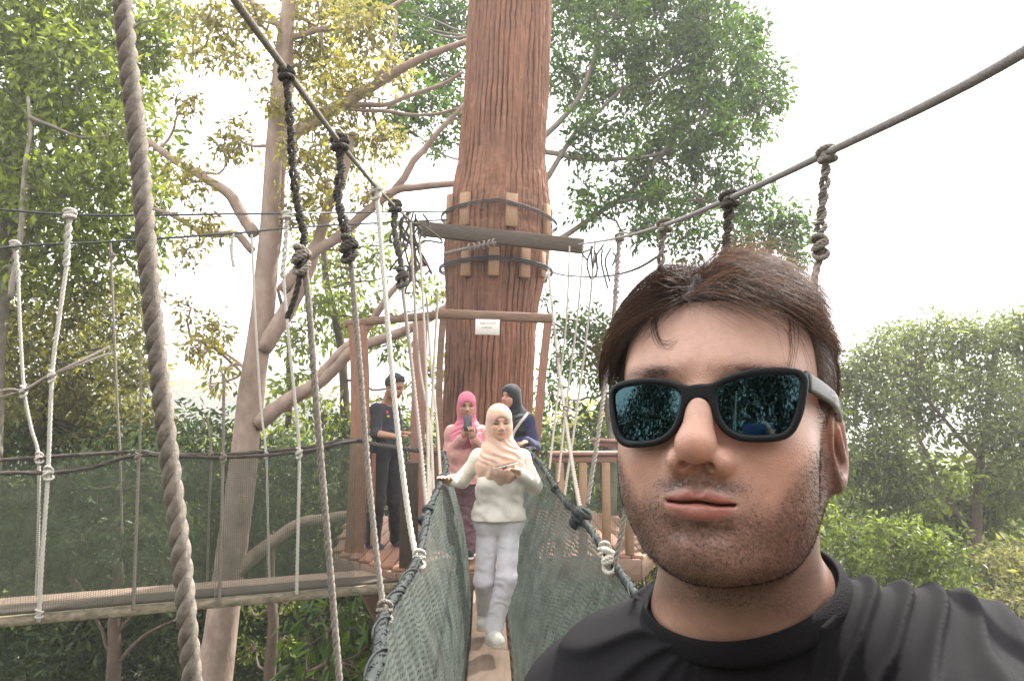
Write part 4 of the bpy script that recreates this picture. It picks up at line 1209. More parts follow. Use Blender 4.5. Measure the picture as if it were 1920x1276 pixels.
def f_ear(p):
    q = p.copy(); q[:, 0] = np.abs(p[:, 0])
    Re = rotz(R(-27)) @ rotx(R(10))
    c = np.array([.0770, .008, -.024], dtype=p.dtype)
    l = (q - c) @ Re.astype(p.dtype) / .90
    yz = l[:, 1:]
    # helix: a ring that opens at the front
    e = np.sqrt((yz[:, 0] / .0165) ** 2 + ((yz[:, 1]) / .030) ** 2)
    ring = np.sqrt(((e - 1) * .019) ** 2 + (l[:, 0] - .0035 + .25 * yz[:, 0]) ** 2) - .0038
    cut = (yz[:, 0] + .010) * -1
    ring = smax(ring, cut - .006, .004)
    plate = ell(l, (-.002, .001, .002), (.0040, .0165, .029))
    plate = smax(plate, -ell(l, (.005, -.003, -.003), (.0085, .0090, .014)), .003)
    anti = rc(l, (.003, .007, -.010), (.003, .004, .014), .0036, .0028)
    lobe = ell(l, (.0005, -.006, -.029), (.0042, .0085, .0095))
    trag = ell(l, (.000, -.0135, -.006), (.004, .004, .007))
    d = smin(plate, ring, .005)
    d = smin(d, anti, .004); d = smin(d, lobe, .006); d = smin(d, trag, .004)
    return d * .90

NECK_A = np.array([0.0, .030, -.060]); NECK_B = None
S_R = W(.104, .765, -.318)      # his right shoulder (away from the phone)
S_L = W(.352, .620, -.245)      # his left shoulder, reaching to the camera
ELB = W(.292, .330, -.232)
WRI = W(.130, .090, -.110)
NB = W(.208, .690, -.200)

def f_neck(p):
    a = head_w((0, .022, -.060)); 
    d = rc(p, a, NB, .064, .068)
    d = smin(d, rc(p, NB + np.array([0, 0, .02]), (NB + S_L) / 2 + np.array([0, .01, .015]), .052, .045), .05)
    d = smin(d, rc(p, NB + np.array([0, 0, .01]), (NB + S_R) / 2 + np.array([0, .01, .01]), .050, .045), .05)
    return d

def f_manhead(p):
    l = head_l(p)
    d = f_face(l)
    d = smin(d, f_ear(l), .005)
    d = smin(d, f_neck(p), .022)
    # skin creases on the neck
    return d

def f_torso(p):
    d = rc(p, (NB * .35 + S_R * .65), S_R, .078, .074)
    d = smin(d, rc(p, NB + np.array([0, .01, -.06]), S_R, .080, .072), .05)
    d = smin(d, rc(p, NB + np.array([0, .01, -.05]), S_L, .080, .078), .05)
    d = smin(d, ell(p, W(.225, .700, -.42), (.175, .125, .20), rotz(R(-22))), .06)
    d = smin(d, ell(p, W(.215, .700, -.66), (.160, .130, .22), rotz(R(-22))), .06)
    return d

man = empty('person', (MAN_POS[0], MAN_POS[1] + .1, 0.04))
tag(man, 'man in black T-shirt and dark mirrored sunglasses taking a selfie with one arm stretched out', 'person', None)

# body: head and neck fine, the rest coarser, one mesh
def f_arm_skin(p):
    d = chain(p, [S_L, ELB, WRI], [.052, .043, .029], .02)
    d2 = chain(p, [S_R, S_R + np.array([-.06, .05, -.27]), S_R + np.array([.0, -.10, -.47])], [.05, .042, .028], .02)
    return np.minimum(d, d2)
PH = W(.060, -.012, -.004)                                   # middle of the phone, just behind the lens
def f_hand_l(p):
    palm_c = W(.142, -.004, -.030)
    d = rc(p, WRI, palm_c + np.array([.004, .008, -.016]), .027, .021)
    d = smin(d, ell(p, palm_c, (.015, .022, .036)), .012)
    # four fingers wrap round the back of the phone, thumb comes over the front edge
    for k, (dx, dz, ln) in enumerate([(-.002, .018, .92), (.000, -.002, 1.0), (.0, -.022, .95), (.0, -.040, .8)]):
        b = palm_c + np.array([.004 + dx, -.018, dz + .012])
        m = b + np.array([-.030 * ln, -.018, .007]); e = m + np.array([-.034 * ln, .003, .005]); e2 = e + np.array([-.024 * ln, .007, .001])
        d = smin(d, chain(p, [b, m, e, e2], [.0092, .0086, .0080, .0066], .002), .003)
    tb = palm_c + np.array([-.004, .016, .016])
    d = smin(d, chain(p, [tb, tb + np.array([-.012, .006, .024]), tb + np.array([-.026, -.006, .040])], [.0125, .0105, .0082], .005), .008)
    return d
HIPL = np.array([.275, .80, .86]); HIPR = np.array([.115, .86, .86])
ANKL = np.array([.225, .90, .12]); ANKR = np.array([.045, .92, .12])
KNL = np.array([.255, .80, .48]); KNR = np.array([.075, .84, .48])
def f_manbody(p):
    d = smin(f_torso(p) + .020, f_neck(p) + .004, .012)
    d = smin(d, f_arm_skin(p), .02)
    d = smin(d, f_hand_l(p), .012)
    hr = S_R + np.array([.0, -.10, -.47])
    d = smin(d, ell(p, hr + np.array([.005, -.02, -.05]), (.016, .035, .045)), .015)
    for k in range(4):
        b = hr + np.array([.006, .006 - .018 * k, -.085])
        d = smin(d, chain(p, [b, b + np.array([.004, -.004, -.04]), b + np.array([.012, -.014, -.068])], [.009, .0085, .007], .004), .006)
    b = hr + np.array([.008, -.045, -.035])
    d = smin(d, chain(p, [b, b + np.array([.006, -.02, -.03]), b + np.array([.012, -.022, -.055])], [.011, .0095, .008], .004), .006)
    d = smin(d, rc(p, (HIPL + HIPR) / 2 + np.array([0, -.03, .08]), (HIPL + HIPR) / 2, .13, .13), .05)
    d = smin(d, np.minimum(chain(p, [HIPL, KNL, ANKL], [.085, .058, .042], .03), chain(p, [HIPR, KNR, ANKR], [.085, .058, .042], .03)), .03)
    d = smin(d, np.minimum(rc(p, ANKL + np.array([0, .02, -.04]), ANKL + np.array([-.02, -.13, -.055]), .04, .026),
                           rc(p, ANKR + np.array([0, .02, -.04]), ANKR + np.array([-.02, -.13, -.055]), .04, .026)), .02)
    return d
FINE = globals().get('FINE', 0.0014)
hv, hq = sdf_mesh(f_manhead, MAN_POS - np.array([.125, .15, .235]), MAN_POS + np.array([.135, .16, .135]), FINE)
bv, bq = sdf_mesh(f_manbody, (-.12, -.09, 0.0), (.50, 1.08, CAMZ + .08), 0.007)
# keep the fine mesh above the plane and the coarse mesh below the collar
zc = head_l(hv)
def skin_tint(v):
    l = head_l(v); ax = np.abs(l[:, 0])
    n1 = vnoise(v, 60, 3); n2 = vnoise(v, 240, 5); n3 = vnoise(v, 700, 6)
    t = np.ones((len(v), 3))
    t *= (1 + .05 * n1 + .05 * n2 + .05 * n3)[:, None]
    def blob(c, r):
        return np.exp(-(((np.stack([ax, l[:, 1], l[:, 2]], 1) - np.array(c)) / np.array(r)) ** 2).sum(1))
    # warmer nose, cheeks and ears
    red = .7 * blob((0, -.11, -.036), (.02, .02, .016)) + .45 * blob((.042, -.07, -.045), (.025, .03, .02)) + .9 * blob((.085, .012, -.024), (.02, .03, .04))
    t *= 1 + red[:, None] * np.array([.10, -.07, -.10])
    # lips
    e = ((l[:, 0] / .0240) ** 2 + ((l[:, 2] + .0702 + 2.0 * l[:, 0] ** 2) / np.where(l[:, 2] > -.070, .0085, .0115)) ** 2)
    lip = np.clip((1.12 - e) / .3, 0, 1) * (l[:, 1] < -.078)
    t = t * (1 - lip[:, None]) + lip[:, None] * np.array([.70, .47, .50]) * (1 + .08 * n2)[:, None]
    # beard shadow: jaw, chin, moustache, sideburn
    low = np.clip((-.058 - .35 * np.clip(ax - .03, 0, 1) + .004 * n1 - l[:, 2] + np.clip(ax - .045, 0, 1) * 2.0) / .02, 0, 1)
    up = np.clip((l[:, 2] + .165 + .2 * l[:, 1]) / .02, 0, 1)
    beard = low * up
    mous = blob((.012, -.095, -.0590), (.020, .022, .0055))
    side = np.clip((ax - .066) / .006, 0, 1) * np.clip((l[:, 2] + .075) / .01, 0, 1) * np.clip((-.008 - l[:, 1]) / .006, 0, 1) * np.clip((l[:, 1] + .032) / .006, 0, 1)
    bd = np.clip(beard * .70 + mous * .80 + side * .65 + .55 * blob((0, -.098, -.0895), (.014, .014, .005)), 0, .8) * (1 - lip) * (.85 + .35 * n3)
    bd = np.clip(bd, 0, .85)
    t = t * (1 - bd[:, None]) + bd[:, None] * np.array([.20, .21, .25])
    brow = blob((.032, -.085, .0195), (.019, .02, .0042))
    brow = np.clip(brow * .9, 0, .75)
    t = t * (1 - brow[:, None]) + brow[:, None] * np.array([.12, .11, .11])
    return np.clip(t, 0.02, 2)
M_skin = mat('man_skin', (.50, .288, .207), rough=.30, var=.06, scale=90, bump=.16, bscale=800, tint=True, sss=.10, spec=.5)
keep = bv[bq].mean(1)
dn = f_manhead(keep.astype(np.float32))
low = (keep[:, 2] < MAN_POS[2] - .222) | (np.abs(keep[:, 0] - NB[0]) > .118) | (np.abs(keep[:, 1] - NB[1]) > .12)
keep_q = bq[low]
body_me = mk_mesh('body', np.concatenate([hv, bv]), [np.concatenate([hq, keep_q + len(hv)])], True,
                  np.concatenate([skin_tint(hv), np.ones((len(bv), 3))]))
link('body', body_me, M_skin, man)

# ---- T-shirt
COLLAR_C = np.array([.196, .655, CAMZ - .1560])
_pa, _pb, _pc = W(.122, .615, -.206), W(.140, .562, -.214), W(.276, .655, -.142)
COLLAR_N = np.cross(_pb - _pa, _pc - _pa); COLLAR_N /= np.linalg.norm(COLLAR_N)
if COLLAR_N[2] < 0: COLLAR_N = -COLLAR_N
COLLAR_P = (_pa + _pb + _pc) / 3
e1 = np.cross(COLLAR_N, [0, 1, 0]); e1 /= np.linalg.norm(e1); e2 = np.cross(COLLAR_N, e1)
RC_ = np.array([.200, .645, 0]); RC_[2] = COLLAR_P[2] - ((RC_[0] - COLLAR_P[0]) * COLLAR_N[0] + (RC_[1] - COLLAR_P[1]) * COLLAR_N[1]) / COLLAR_N[2]
th = np.linspace(0, 2 * np.pi, 180, endpoint=False)
dirs = np.cos(th)[:, None] * e1 + np.sin(th)[:, None] * e2
rr = np.linspace(.03, .13, 500)
rad = np.array([rr[min(np.argmax(f_neck((RC_ + rr[:, None] * d_).astype(np.float32)) > .0062), 499)] for d_ in dirs])
rad = np.where(rad <= .0301, .085, np.minimum(rad, .098))
ker = np.hanning(23); ker /= ker.sum()
rad = np.convolve(np.concatenate([rad[-11:], rad, rad[:11]]), ker, 'valid')
mb = MB(); V = []
for k_, a in enumerate(np.linspace(0, 2 * np.pi, 14, endpoint=False)):
    V.append(RC_ + dirs * (rad + .0010 + .0032 * math.cos(a) - .0035 * math.sin(a))[:, None] + COLLAR_N * (-.003 + .0095 * math.sin(a)))
V = np.stack(V, 1).reshape(-1, 3); n = 180; m = 14
i = np.arange(n)[:, None]; j = np.arange(m)[None]
Q = np.stack([i * m + j, i * m + (j + 1) % m, ((i + 1) % n) * m + (j + 1) % m, ((i + 1) % n) * m + j], -1).reshape(-1, 4)
mb.add(V, Q); mb.build('collar', mat('black_rib', (.0110, .0100, .0115), rough=.85, var=.15, scale=500, bump=.5, bscale=900, spec=.15), man)
def ring_h(p):
    v = p - RC_.astype(p.dtype)
    u1, u2 = v @ e1.astype(p.dtype), v @ e2.astype(p.dtype)
    a = np.arctan2(u2, u1) % (2 * np.pi)
    return np.hypot(u1, u2) - np.interp(a, np.append(th, 2 * np.pi), np.append(rad, rad[0])), v @ COLLAR_N.astype(p.dtype)
def f_shirt(p):
    d = f_torso(p) - .006
    rh, pl = ring_h(p)
    d = smin(d, smax(f_neck(p) - .0065, pl - .001, .003), .016)
    sl = rc(p, S_L, S_L * .12 + ELB * .88, .078, .062)
    sl = smin(sl, rc(p, S_R, S_R + np.array([-.05, .045, -.22]), .074, .066), .01)
    d = smin(d, sl, .05)
    # folds that fan out from the raised arm's armpit
    A = W(.200, .560, -.400)
    v = p - A.astype(p.dtype)
    r_ = np.sqrt((v ** 2).sum(1))
    ang = np.arctan2(v[:, 2], v[:, 0] - .45 * v[:, 1])
    nl = vnoise(p, 9, 11); nf = vnoise(p, 22, 12)
    ph = 58 * ang + 4.5 * nl + 1.2 * nf + r_ * 14
    rid = (.5 + .5 * np.sin(ph)) ** 2.6
    amp = np.clip((p[:, 0] - .17) / .10, 0, 1) * np.clip((r_ - .06) / .08, 0, 1) * (.55 + .6 * np.clip(.5 + nl, 0, 1))
    d = d - .0068 * rid * amp
    # gentler drape on the other side
    A2 = W(.150, .600, -.165)
    v2 = p - A2.astype(p.dtype)
    ang2 = np.arctan2(v2[:, 2] + .02, -(v2[:, 0]) + .3 * v2[:, 1])
    rid2 = (.5 + .5 * np.sin(20 * ang2 + 4 * nl + 9 * v2[:, 0])) ** 1.6
    amp2 = np.clip((.165 - p[:, 0]) / .08, 0, 1)
    d = d - .0055 * rid2 * amp2
    d = d - .0010 * nf
    hem = (CAMZ - .78) - p[:, 2]
    d = smax(d, pl + .001 - 30 * np.maximum(rh - .011, 0), .002)
    el = (p - (S_L * .2 + ELB * .8).astype(p.dtype)) @ ((ELB - S_L) / np.linalg.norm(ELB - S_L)).astype(p.dtype)
    d = smax(d, np.where(np.abs(p[:, 0] - ELB[0]) < .12, el, -1), .003)
    d = np.maximum(d, hem)
    return d
sv, sq = sdf_mesh(f_shirt, (-.14, .34, CAMZ - .80), (.50, .90, CAMZ - .05), 0.0023, 2.0)
M_shirt = mat('black_jersey', (.0110, .0100, .0115), rough=.85, var=.15, scale=300, bump=.35, bscale=1400, spec=.15)
link('t_shirt', mk_mesh('t_shirt', sv, sq), M_shirt, man)
def f_mantrous(p):
    d = rc(p, (HIPL + HIPR) / 2 + np.array([0, -.03, .09]), (HIPL + HIPR) / 2, .142, .145)
    d = smin(d, np.minimum(chain(p, [HIPL, KNL, ANKL], [.098, .075, .062], .03), chain(p, [HIPR, KNR, ANKR], [.098, .075, .062], .03)), .02)
    d = d - .003 * vnoise(p, 16, 4)
    return np.maximum(d, .07 - p[:, 2])
tv, tq = sdf_mesh(f_mantrous, (-.12, .6, .05), (.45, 1.1, 1.12), .010)
link('trousers', mk_mesh('trousers', tv, tq), mat('dark_trouser', (.03, .03, .035), .8, .2, 60, .2), man)
for A_ in (ANKL, ANKR):
    def f_sh(p):
        d = rc(p, A_ + np.array([0, .025, -.055]), A_ + np.array([-.02, -.15, -.062]), .045, .034)
        return np.maximum(d, (A_[2] - .085) - p[:, 2])
    xv, xq = sdf_mesh(f_sh, A_ + np.array([-.12, -.24, -.1]), A_ + np.array([.1, .12, .04]), .006)
    link('shoe', mk_mesh('shoe', xv, xq), mat('dark_shoe', (.04, .04, .045), .5, .2, 60), man)

# ---- phone held just behind the lens
phb = MB(); box(phb, (0, 0, 0), (.150, .008, .074), None, .003)
ph = phb.build('phone', mat('phone_case', (.03, .06, .16), .3, .1, 50), None)
ph.location = tuple(PH + np.array([.012, -.004, -.004]))
tag(ph, 'dark blue phone held sideways in the raised hand of the man in sunglasses', 'phone')

# ---- sunglasses (head space)
def ysurf(x):
    return -.1010 + 2.3 * x ** 2 + 60 * np.clip(np.abs(x) - .05, 0, 1) ** 3
POLY = np.array([(.0070, .0140), (.030, .0215), (.056, .0230), (.0745, .0200), (.0740, .0060), (.0700, -.0130), (.0625, -.0275),
                 (.0440, -.0290), (.0260, -.0275), (.0135, -.0180), (.0080, -.0010)])
def poly_sd(x, z, poly):
    n = len(poly); d2 = np.full(len(x), 1e9); ins = np.zeros(len(x), bool)
    for i in range(n):
        a, b = poly[i], poly[(i + 1) % n]
        e = b - a; wx = x - a[0]; wz = z - a[1]
        t = np.clip((wx * e[0] + wz * e[1]) / (e @ e), 0, 1)
        d2 = np.minimum(d2, (wx - t * e[0]) ** 2 + (wz - t * e[1]) ** 2)
        c = ((a[1] > z) != (b[1] > z)) & (x < (b[0] - a[0]) * (z - a[1]) / (b[1] - a[1] + 1e-12) + a[0])
        ins ^= c
    return np.sqrt(d2) * np.where(ins, -1, 1)
for _k in range(2):
    POLY = np.stack([.75 * POLY + .25 * np.roll(POLY, -1, 0), .25 * POLY + .75 * np.roll(POLY, -1, 0)], 1).reshape(-1, 2)
_cc = POLY.mean(0)
POLY_IN = _cc + (POLY - _cc) * 0.90
GZ = 0.0
def glass_w(v):
    v = np.asarray(v, float).copy(); k_ = np.clip((v[:, 1] + .082) / .05, 0, 1)
    v[:, 0] *= .93 + .07 * k_
    v[:, 2] = v[:, 2] * (.95 + .05 * k_) - .0042 + .075 * v[:, 0] * (1 - .6 * k_)
    return head_w(v)
def lens2d(p):
    ax = np.abs(p[:, 0]).astype(float); z = p[:, 2].astype(float) - GZ
    return poly_sd(ax, z, POLY_IN) - .0030
def f_glass_frame(p):
    ax = np.abs(p[:, 0]); z = p[:, 2] - GZ
    l2 = lens2d(p)
    bridge = np.maximum(ax - .016, np.abs(z - (.0085 - 14 * ax ** 2 + .0)) - .0058)
    o2 = smin(l2, bridge, .006)
    rim = smax(o2, -(l2 + .0050), .0012)
    t = np.abs(p[:, 1] - ysurf(p[:, 0]) ) - .0026
    d = smax(rim, t, .0016)
    return d * .8
gv, gq = sdf_mesh(f_glass_frame, (-.080, -.108, -.034), (.080, -.068, .030), .0010, 2.2)
M_frame = mat('frame_plastic', (.006, .006, .007), rough=.45, var=.1, scale=80, spec=.25)
sg = link('sunglasses', mk_mesh('sunglasses', glass_w(gv), gq), M_frame, man)
M_temple = mat('temple_plastic', (.030, .022, .018), rough=.22, var=.1, scale=80, spec=.7)
for s_ in (-1, 1):
    t = np.linspace(0, 1, 16)
    cx = s_ * (.0715 + .0105 * t + .0035 * np.sin(np.pi * t)); cy = -.0815 + .090 * t; cz_ = .0140 - .0110 * t - .010 * np.clip(t - .75, 0, 1)
    hh = .0070 - .0022 * t; V = []
    for a in np.linspace(0, 2 * np.pi, 16, endpoint=False):
        ca, sa = math.cos(a), math.sin(a)
        V.append(np.stack([cx + .0021 * np.sign(ca) * abs(ca) ** .5, cy, cz_ + hh * np.sign(sa) * abs(sa) ** .6], 1))
    V = np.stack(V, 1).reshape(-1, 3); i = np.arange(15)[:, None]; j = np.arange(16)[None]
    Q = np.stack([i * 16 + j, i * 16 + (j + 1) % 16, (i + 1) * 16 + (j + 1) % 16, (i + 1) * 16 + j], -1).reshape(-1, 4)
    me = mk_mesh('temple', glass_w(V), [Q, np.array([np.arange(16)[::-1], 240 + np.arange(16)])])
    tm = bpy.data.objects.new('temple', me); COL.objects.link(tm); me.materials.append(M_temple); tm.parent = sg
for s_ in (-1, 1):
    # lens: curved sheet with its own thickness inside the rim
    gx, gz = np.meshgrid(np.linspace(.0, .078, 150), np.linspace(-.034, .030, 120), indexing='ij')
    lx, lz = gx.ravel(), gz.ravel()
    def f_lens(p):
        l2 = lens2d(p) + .0035
        return np.maximum(np.maximum(l2, np.abs(p[:, 1] - ysurf(p[:, 0]) - .0004) - .0008), -p[:, 0] * s_)
    # outward surface as a clean grid, so the mirror image is smooth
    xs = np.linspace(.004, .0745, 64); zs = np.linspace(-.030, .026, 50)
    X, Z = np.meshgrid(xs, zs, indexing='ij')
    q = np.stack([X.ravel(), np.zeros(X.size), Z.ravel()], 1)
    ins = lens2d(q) < -.0030
    c = np.array([.040, -.002])
    # pull every grid point onto a polar disc instead: 48 x 16
    th = np.linspace(0, 2 * np.pi, 72, endpoint=False)
    rad = []
    for a in th:
        rr = np.linspace(0, .05, 400)
        px = c[0] + rr * np.cos(a); pz = c[1] + rr * np.sin(a)
        dd = lens2d(np.stack([px, px * 0, pz + GZ], 1))
        rad.append(rr[np.argmax(dd > -.0042)])
    rad = np.array(rad)
    V = []
    nr = 18
    def lens_y(x):
        return -.1022 + 2.5 * x ** 2 + 45 * np.clip(x - .05, 0, 1) ** 3
    for i in range(1, nr + 1):
        x = c[0] + rad * i / nr * np.cos(th); z = c[1] + rad * i / nr * np.sin(th)
        y = lens_y(x) + 1.5 * z ** 2
        V.append(np.stack([x * s_, y, z + GZ], 1))
    V.append(np.array([[c[0] * s_, lens_y(c[0]) + 1.5 * c[1] ** 2, c[1] + GZ]]))
    V = np.concatenate(V); m = 72
    i = np.arange(nr - 1)[:, None]; j = np.arange(m)[None]
    Q = np.stack([i * m + j, i * m + (j + 1) % m, (i + 1) * m + (j + 1) % m, (i + 1) * m + j], -1).reshape(-1, 4)
    T = np.stack([np.full(m, nr * m), np.arange(m), (np.arange(m) + 1) % m], 1)
    back = V + np.array([0, .0016, 0]); nV = len(V)
    rimq = np.stack([(nr - 1) * m + np.arange(m), (nr - 1) * m + (np.arange(m) + 1) % m, (nr - 1) * m + (np.arange(m) + 1) % m + nV, (nr - 1) * m + np.arange(m) + nV], 1)
    if s_ > 0:
        Qa, Ta = Q[:, ::-1], T[:, ::-1]
    else:
        Qa, Ta = Q, T
        rimq = rimq[:, ::-1]
    me = mk_mesh('lens', glass_w(np.concatenate([V, back])), [np.concatenate([Qa, Qa[:, ::-1] + nV, rimq]), np.concatenate([Ta, Ta[:, ::-1] + nV])])
    if s_ < 0:
        M_lens = mat('mirror_lens', (.036, .072, .080), rough=.03, var=.05, scale=30, metal=1.0)
    o = bpy.data.objects.new('lens', me); COL.objects.link(o); me.materials.append(M_lens); o.parent = sg

# ---- hair: a cap under many strands
def hairline(l):
    """positive inside the haired scalp"""
    ax = np.abs(l[:, 0])
    front = l[:, 2] - (.072 - 5.5 * np.clip(ax - .018, 0, 1) ** 1.6 * 0 - .55 * np.clip(ax - .040, 0, 1))    # above the forehead
    y = l[:, 1]
    f_ = np.where(y < -.028, front, 1.0)
    # temples and sides: straight sideburn edge
    f_ = np.where((y >= -.048) & (y < -.028), np.maximum(front, (y + .048 - .12 * np.clip(.03 - l[:, 2], -1, 1)) ), f_)
    side = np.where(l[:, 2] < -.006, np.where((y < .016) & (y > -.034), l[:, 2] + .030 - np.abs(y + .020) * 1.6, 1.0), 1.0)
    low = l[:, 2] + .062 - .1 * np.clip(.08 - y, 0, 1)
    back = np.where(y > .016, low, side)
    return np.minimum(f_, back)
def f_cap(p):
    d = f_skull(p) - .0030
    return smax(d, -hairline(p) * .6, .004)
M_hair = mat('dark_hair', (.050, .031, .021), rough=.45, var=.35, scale=240, spec=.25, tint=True)
cv, cq = sdf_mesh(f_cap, (-.10, -.115, -.09), (.10, .13, .13), .0024, 1.8)
capn = len(cv)
cs = np.clip((.062 - cv[:, 2]) / .02, 0, 1) * np.clip((cv[:, 0] + .02) / .03, 0, 1)
hm = MB(); hm.add(cv, cq, None, np.array([.35, .33, .32]) + cs[:, None] * np.array([1.6, 1.7, 1.9]))
g = np.random.default_rng(5)
def strands(N, sel, length, dirfun, lift, r0, seg=7, col=(1, 1, 1), grav=.25, jit=.25, clump=0.0, maxd=.015):
    # roots on the skull surface
    u = g.standard_normal((N * 14, 3)); u /= np.linalg.norm(u, axis=1)[:, None]
    q = np.array([0, .005, .022]) + u * .08
    for _ in range(5):
        n = sdf_normal(f_skull, q); q = q - n * f_skull(q.astype(np.float32))[:, None]
    ok = sel(q)
    q = q[ok][:N]; N = len(q)
    n = sdf_normal(f_skull, q)
    d0 = dirfun(q, n)
    d0 = d0 - n * (d0 * n).sum(1)[:, None]
    d0 /= np.linalg.norm(d0, axis=1)[:, None] + 1e-9
    ln = length(q) * g.uniform(.65, 1.12, N)
    lf = lift(q)
    d = d0 + n * lf[:, None] + g.standard_normal((N, 3)) * jit
    # neighbours lean the same way: tufts
    d = d + clump * np.stack([vnoise(q, 55, k) for k in (21, 22, 23)], 1)
    d /= np.linalg.norm(d, axis=1)[:, None]
    pts = [q + n * .001]
    for s_ in range(seg):
        step = (ln / seg)[:, None]
        p_ = pts[-1] + d * step
        dist = f_skull(p_.astype(np.float32)); nn = sdf_normal(f_skull, p_)
        p_ = p_ + nn * (np.clip(.0035 - dist, 0, 1) - .75 * np.clip(dist - maxd, 0, 1))[:, None]
        pts.append(p_)
        tgt = dirfun(p_, nn); tgt = tgt - nn * (tgt * nn).sum(1)[:, None] * .8
        tgt /= np.linalg.norm(tgt, axis=1)[:, None] + 1e-9
        d = d * .72 + tgt * .28 + np.array([0, 0, -grav * .28])
        d /= np.linalg.norm(d, axis=1)[:, None]
    pts = np.stack(pts, 1)                                # N, seg+1, 3
    t = np.gradient(pts, axis=1); t /= np.linalg.norm(t, axis=2)[..., None] + 1e-12
    up = np.array([.3, .9, .2]); a1 = np.cross(t, up); a1 /= np.linalg.norm(a1, axis=2)[..., None] + 1e-9; a2 = np.cross(t, a1)
    rad = r0 * np.linspace(1, .25, seg + 1)[None, :, None]
    an = [0, 2.094, 4.189]
    V = np.stack([pts + rad * (math.cos(a) * a1 + math.sin(a) * a2) for a in an], 2)   # N, seg+1, 3, 3
    V = V.reshape(-1, 3)
    b = (np.arange(N) * (seg + 1) * 3)[:, None, None]; i = np.arange(seg)[None, :, None]; j = np.arange(3)[None, None]
    Q = np.stack([b + i * 3 + j, b + i * 3 + (j + 1) % 3, b + (i + 1) * 3 + (j + 1) % 3, b + (i + 1) * 3 + j], -1).reshape(-1, 4)
    cc = np.array(col) * g.uniform(.6, 1.7, (N, 1)) * np.where(g.random((N, 1)) < .05, 2.5, 1)
    hm.add(V, Q, None, np.repeat(cc, (seg + 1) * 3, axis=0))
PARTX = -.014
def dir_top(q, n):
    sx = np.where(q[:, 0] > PARTX + .010 * vnoise(q, 130, 41), 1.0, -1.0)
    k = np.clip(np.abs(q[:, 0] - PARTX) / .05, .25, 1)
    return np.stack([sx * 1.0, -.42 + .25 * k, -.30 * k], 1)
def dir_side(q, n):
    return np.stack([q[:, 0] * 2, .75 + 0 * q[:, 0], -1.0 + 0 * q[:, 0]], 1)
top = lambda q: (hairline(q) > 0) & (q[:, 2] > .058 - .0 * q[:, 1])
side = lambda q: (hairline(q) > 0) & (q[:, 2] <= .075)
ltop = lambda q: (.050 + .018 * np.clip((.02 - q[:, 1]) / .06, 0, 1)) * np.where(q[:, 0] > .020, np.clip(1.15 - (q[:, 0] - .02) / .055, .42, 1), 1.0)
strands(8500, top, ltop, dir_top, lambda q: .85 - 7 * np.clip(np.abs(q[:, 0] - PARTX) - .03, 0, .08), .00017, 8, (1.15, 1.0, .88), .26, .34, .95, .019)
strands(1500, top, lambda q: ltop(q) * 1.1, dir_top, lambda q: 1.25 + 0 * q[:, 0], .00014, 8, (3.2, 2.3, 1.6), .16, .60, 1.1, .034)  # loose top strands tinted paler to paint in sun highlights
quiff = lambda q: top(q) & (q[:, 0] > -.012) & (q[:, 0] < .035) & (q[:, 1] < -.02)
strands(900, quiff, lambda q: .036 + 0 * q[:, 1], lambda q, n: np.stack([.7 + 0 * q[:, 0], -.1 + 0 * q[:, 0], .6 + 0 * q[:, 0]], 1), lambda q: 1.5 + 0 * q[:, 0], .00015, 7, (3.0, 2.2, 1.6), .05, .55, 1.0, .040)  # quiff tint carries the painted sun highlight too
strands(6500, side, lambda q: .008 + .012 * np.clip((q[:, 2] - .01) / .05, 0, 1), dir_side, lambda q: .40 + 0 * q[:, 0], .00012, 4, (1.25, 1.05, .95), .2, .28, .3)
part = lambda q: top(q) & (np.abs(q[:, 0] - PARTX) < .010)
strands(1300, part, lambda q: .034 + 0 * q[:, 1], lambda q, n: np.stack([.9 * np.sin(q[:, 1] * 260 + q[:, 0] * 500), -.5 + 0 * q[:, 0], .1 + 0 * q[:, 0]], 1), lambda q: .8 + 0 * q[:, 0], .00017, 7, (1.2, 1.0, .88), -.0, .45, .8, .022)
# fine edge hairs along the forehead, and locks over the temples
fr_ = lambda q: (hairline(q) > -.006) & (hairline(q) < .008) & (q[:, 1] < -.03)
strands(700, fr_, lambda q: .026 + 0 * q[:, 0], dir_top, lambda q: .5 + 0 * q[:, 0], .00012, 6, (1, .9, .8), .1, .35, .4)
lockL = lambda q: (hairline(q) > -.002) & (q[:, 0] < -.012) & (q[:, 2] > .050) & (q[:, 2] < .094 + .3 * (q[:, 0] + .05)) & (q[:, 1] < -.008)
lockR = lambda q: (q[:, 0] > .040) & (q[:, 2] > .050) & (q[:, 2] < .080) & (q[:, 1] < -.022)
strands(3400, lockL, lambda q: .048 + 0 * q[:, 0], lambda q, n: np.stack([-1.0 + 0 * q[:, 0], -.10 + 0 * q[:, 0], -.35 - 14 * np.clip(-.03 - q[:, 0], 0, .1)], 1), lambda q: .40 + 0 * q[:, 0], .00017, 8, (.8, .75, .75), .5, .20, .45)
strands(160, lockR, lambda q: .046 + 0 * q[:, 0], lambda q, n: np.stack([.3 + 0 * q[:, 0], .05 + 0 * q[:, 0], -1 + 0 * q[:, 0]], 1), lambda q: .45 + 0 * q[:, 0], .00015, 8, (1, .8, .7), .5, .25, .4)
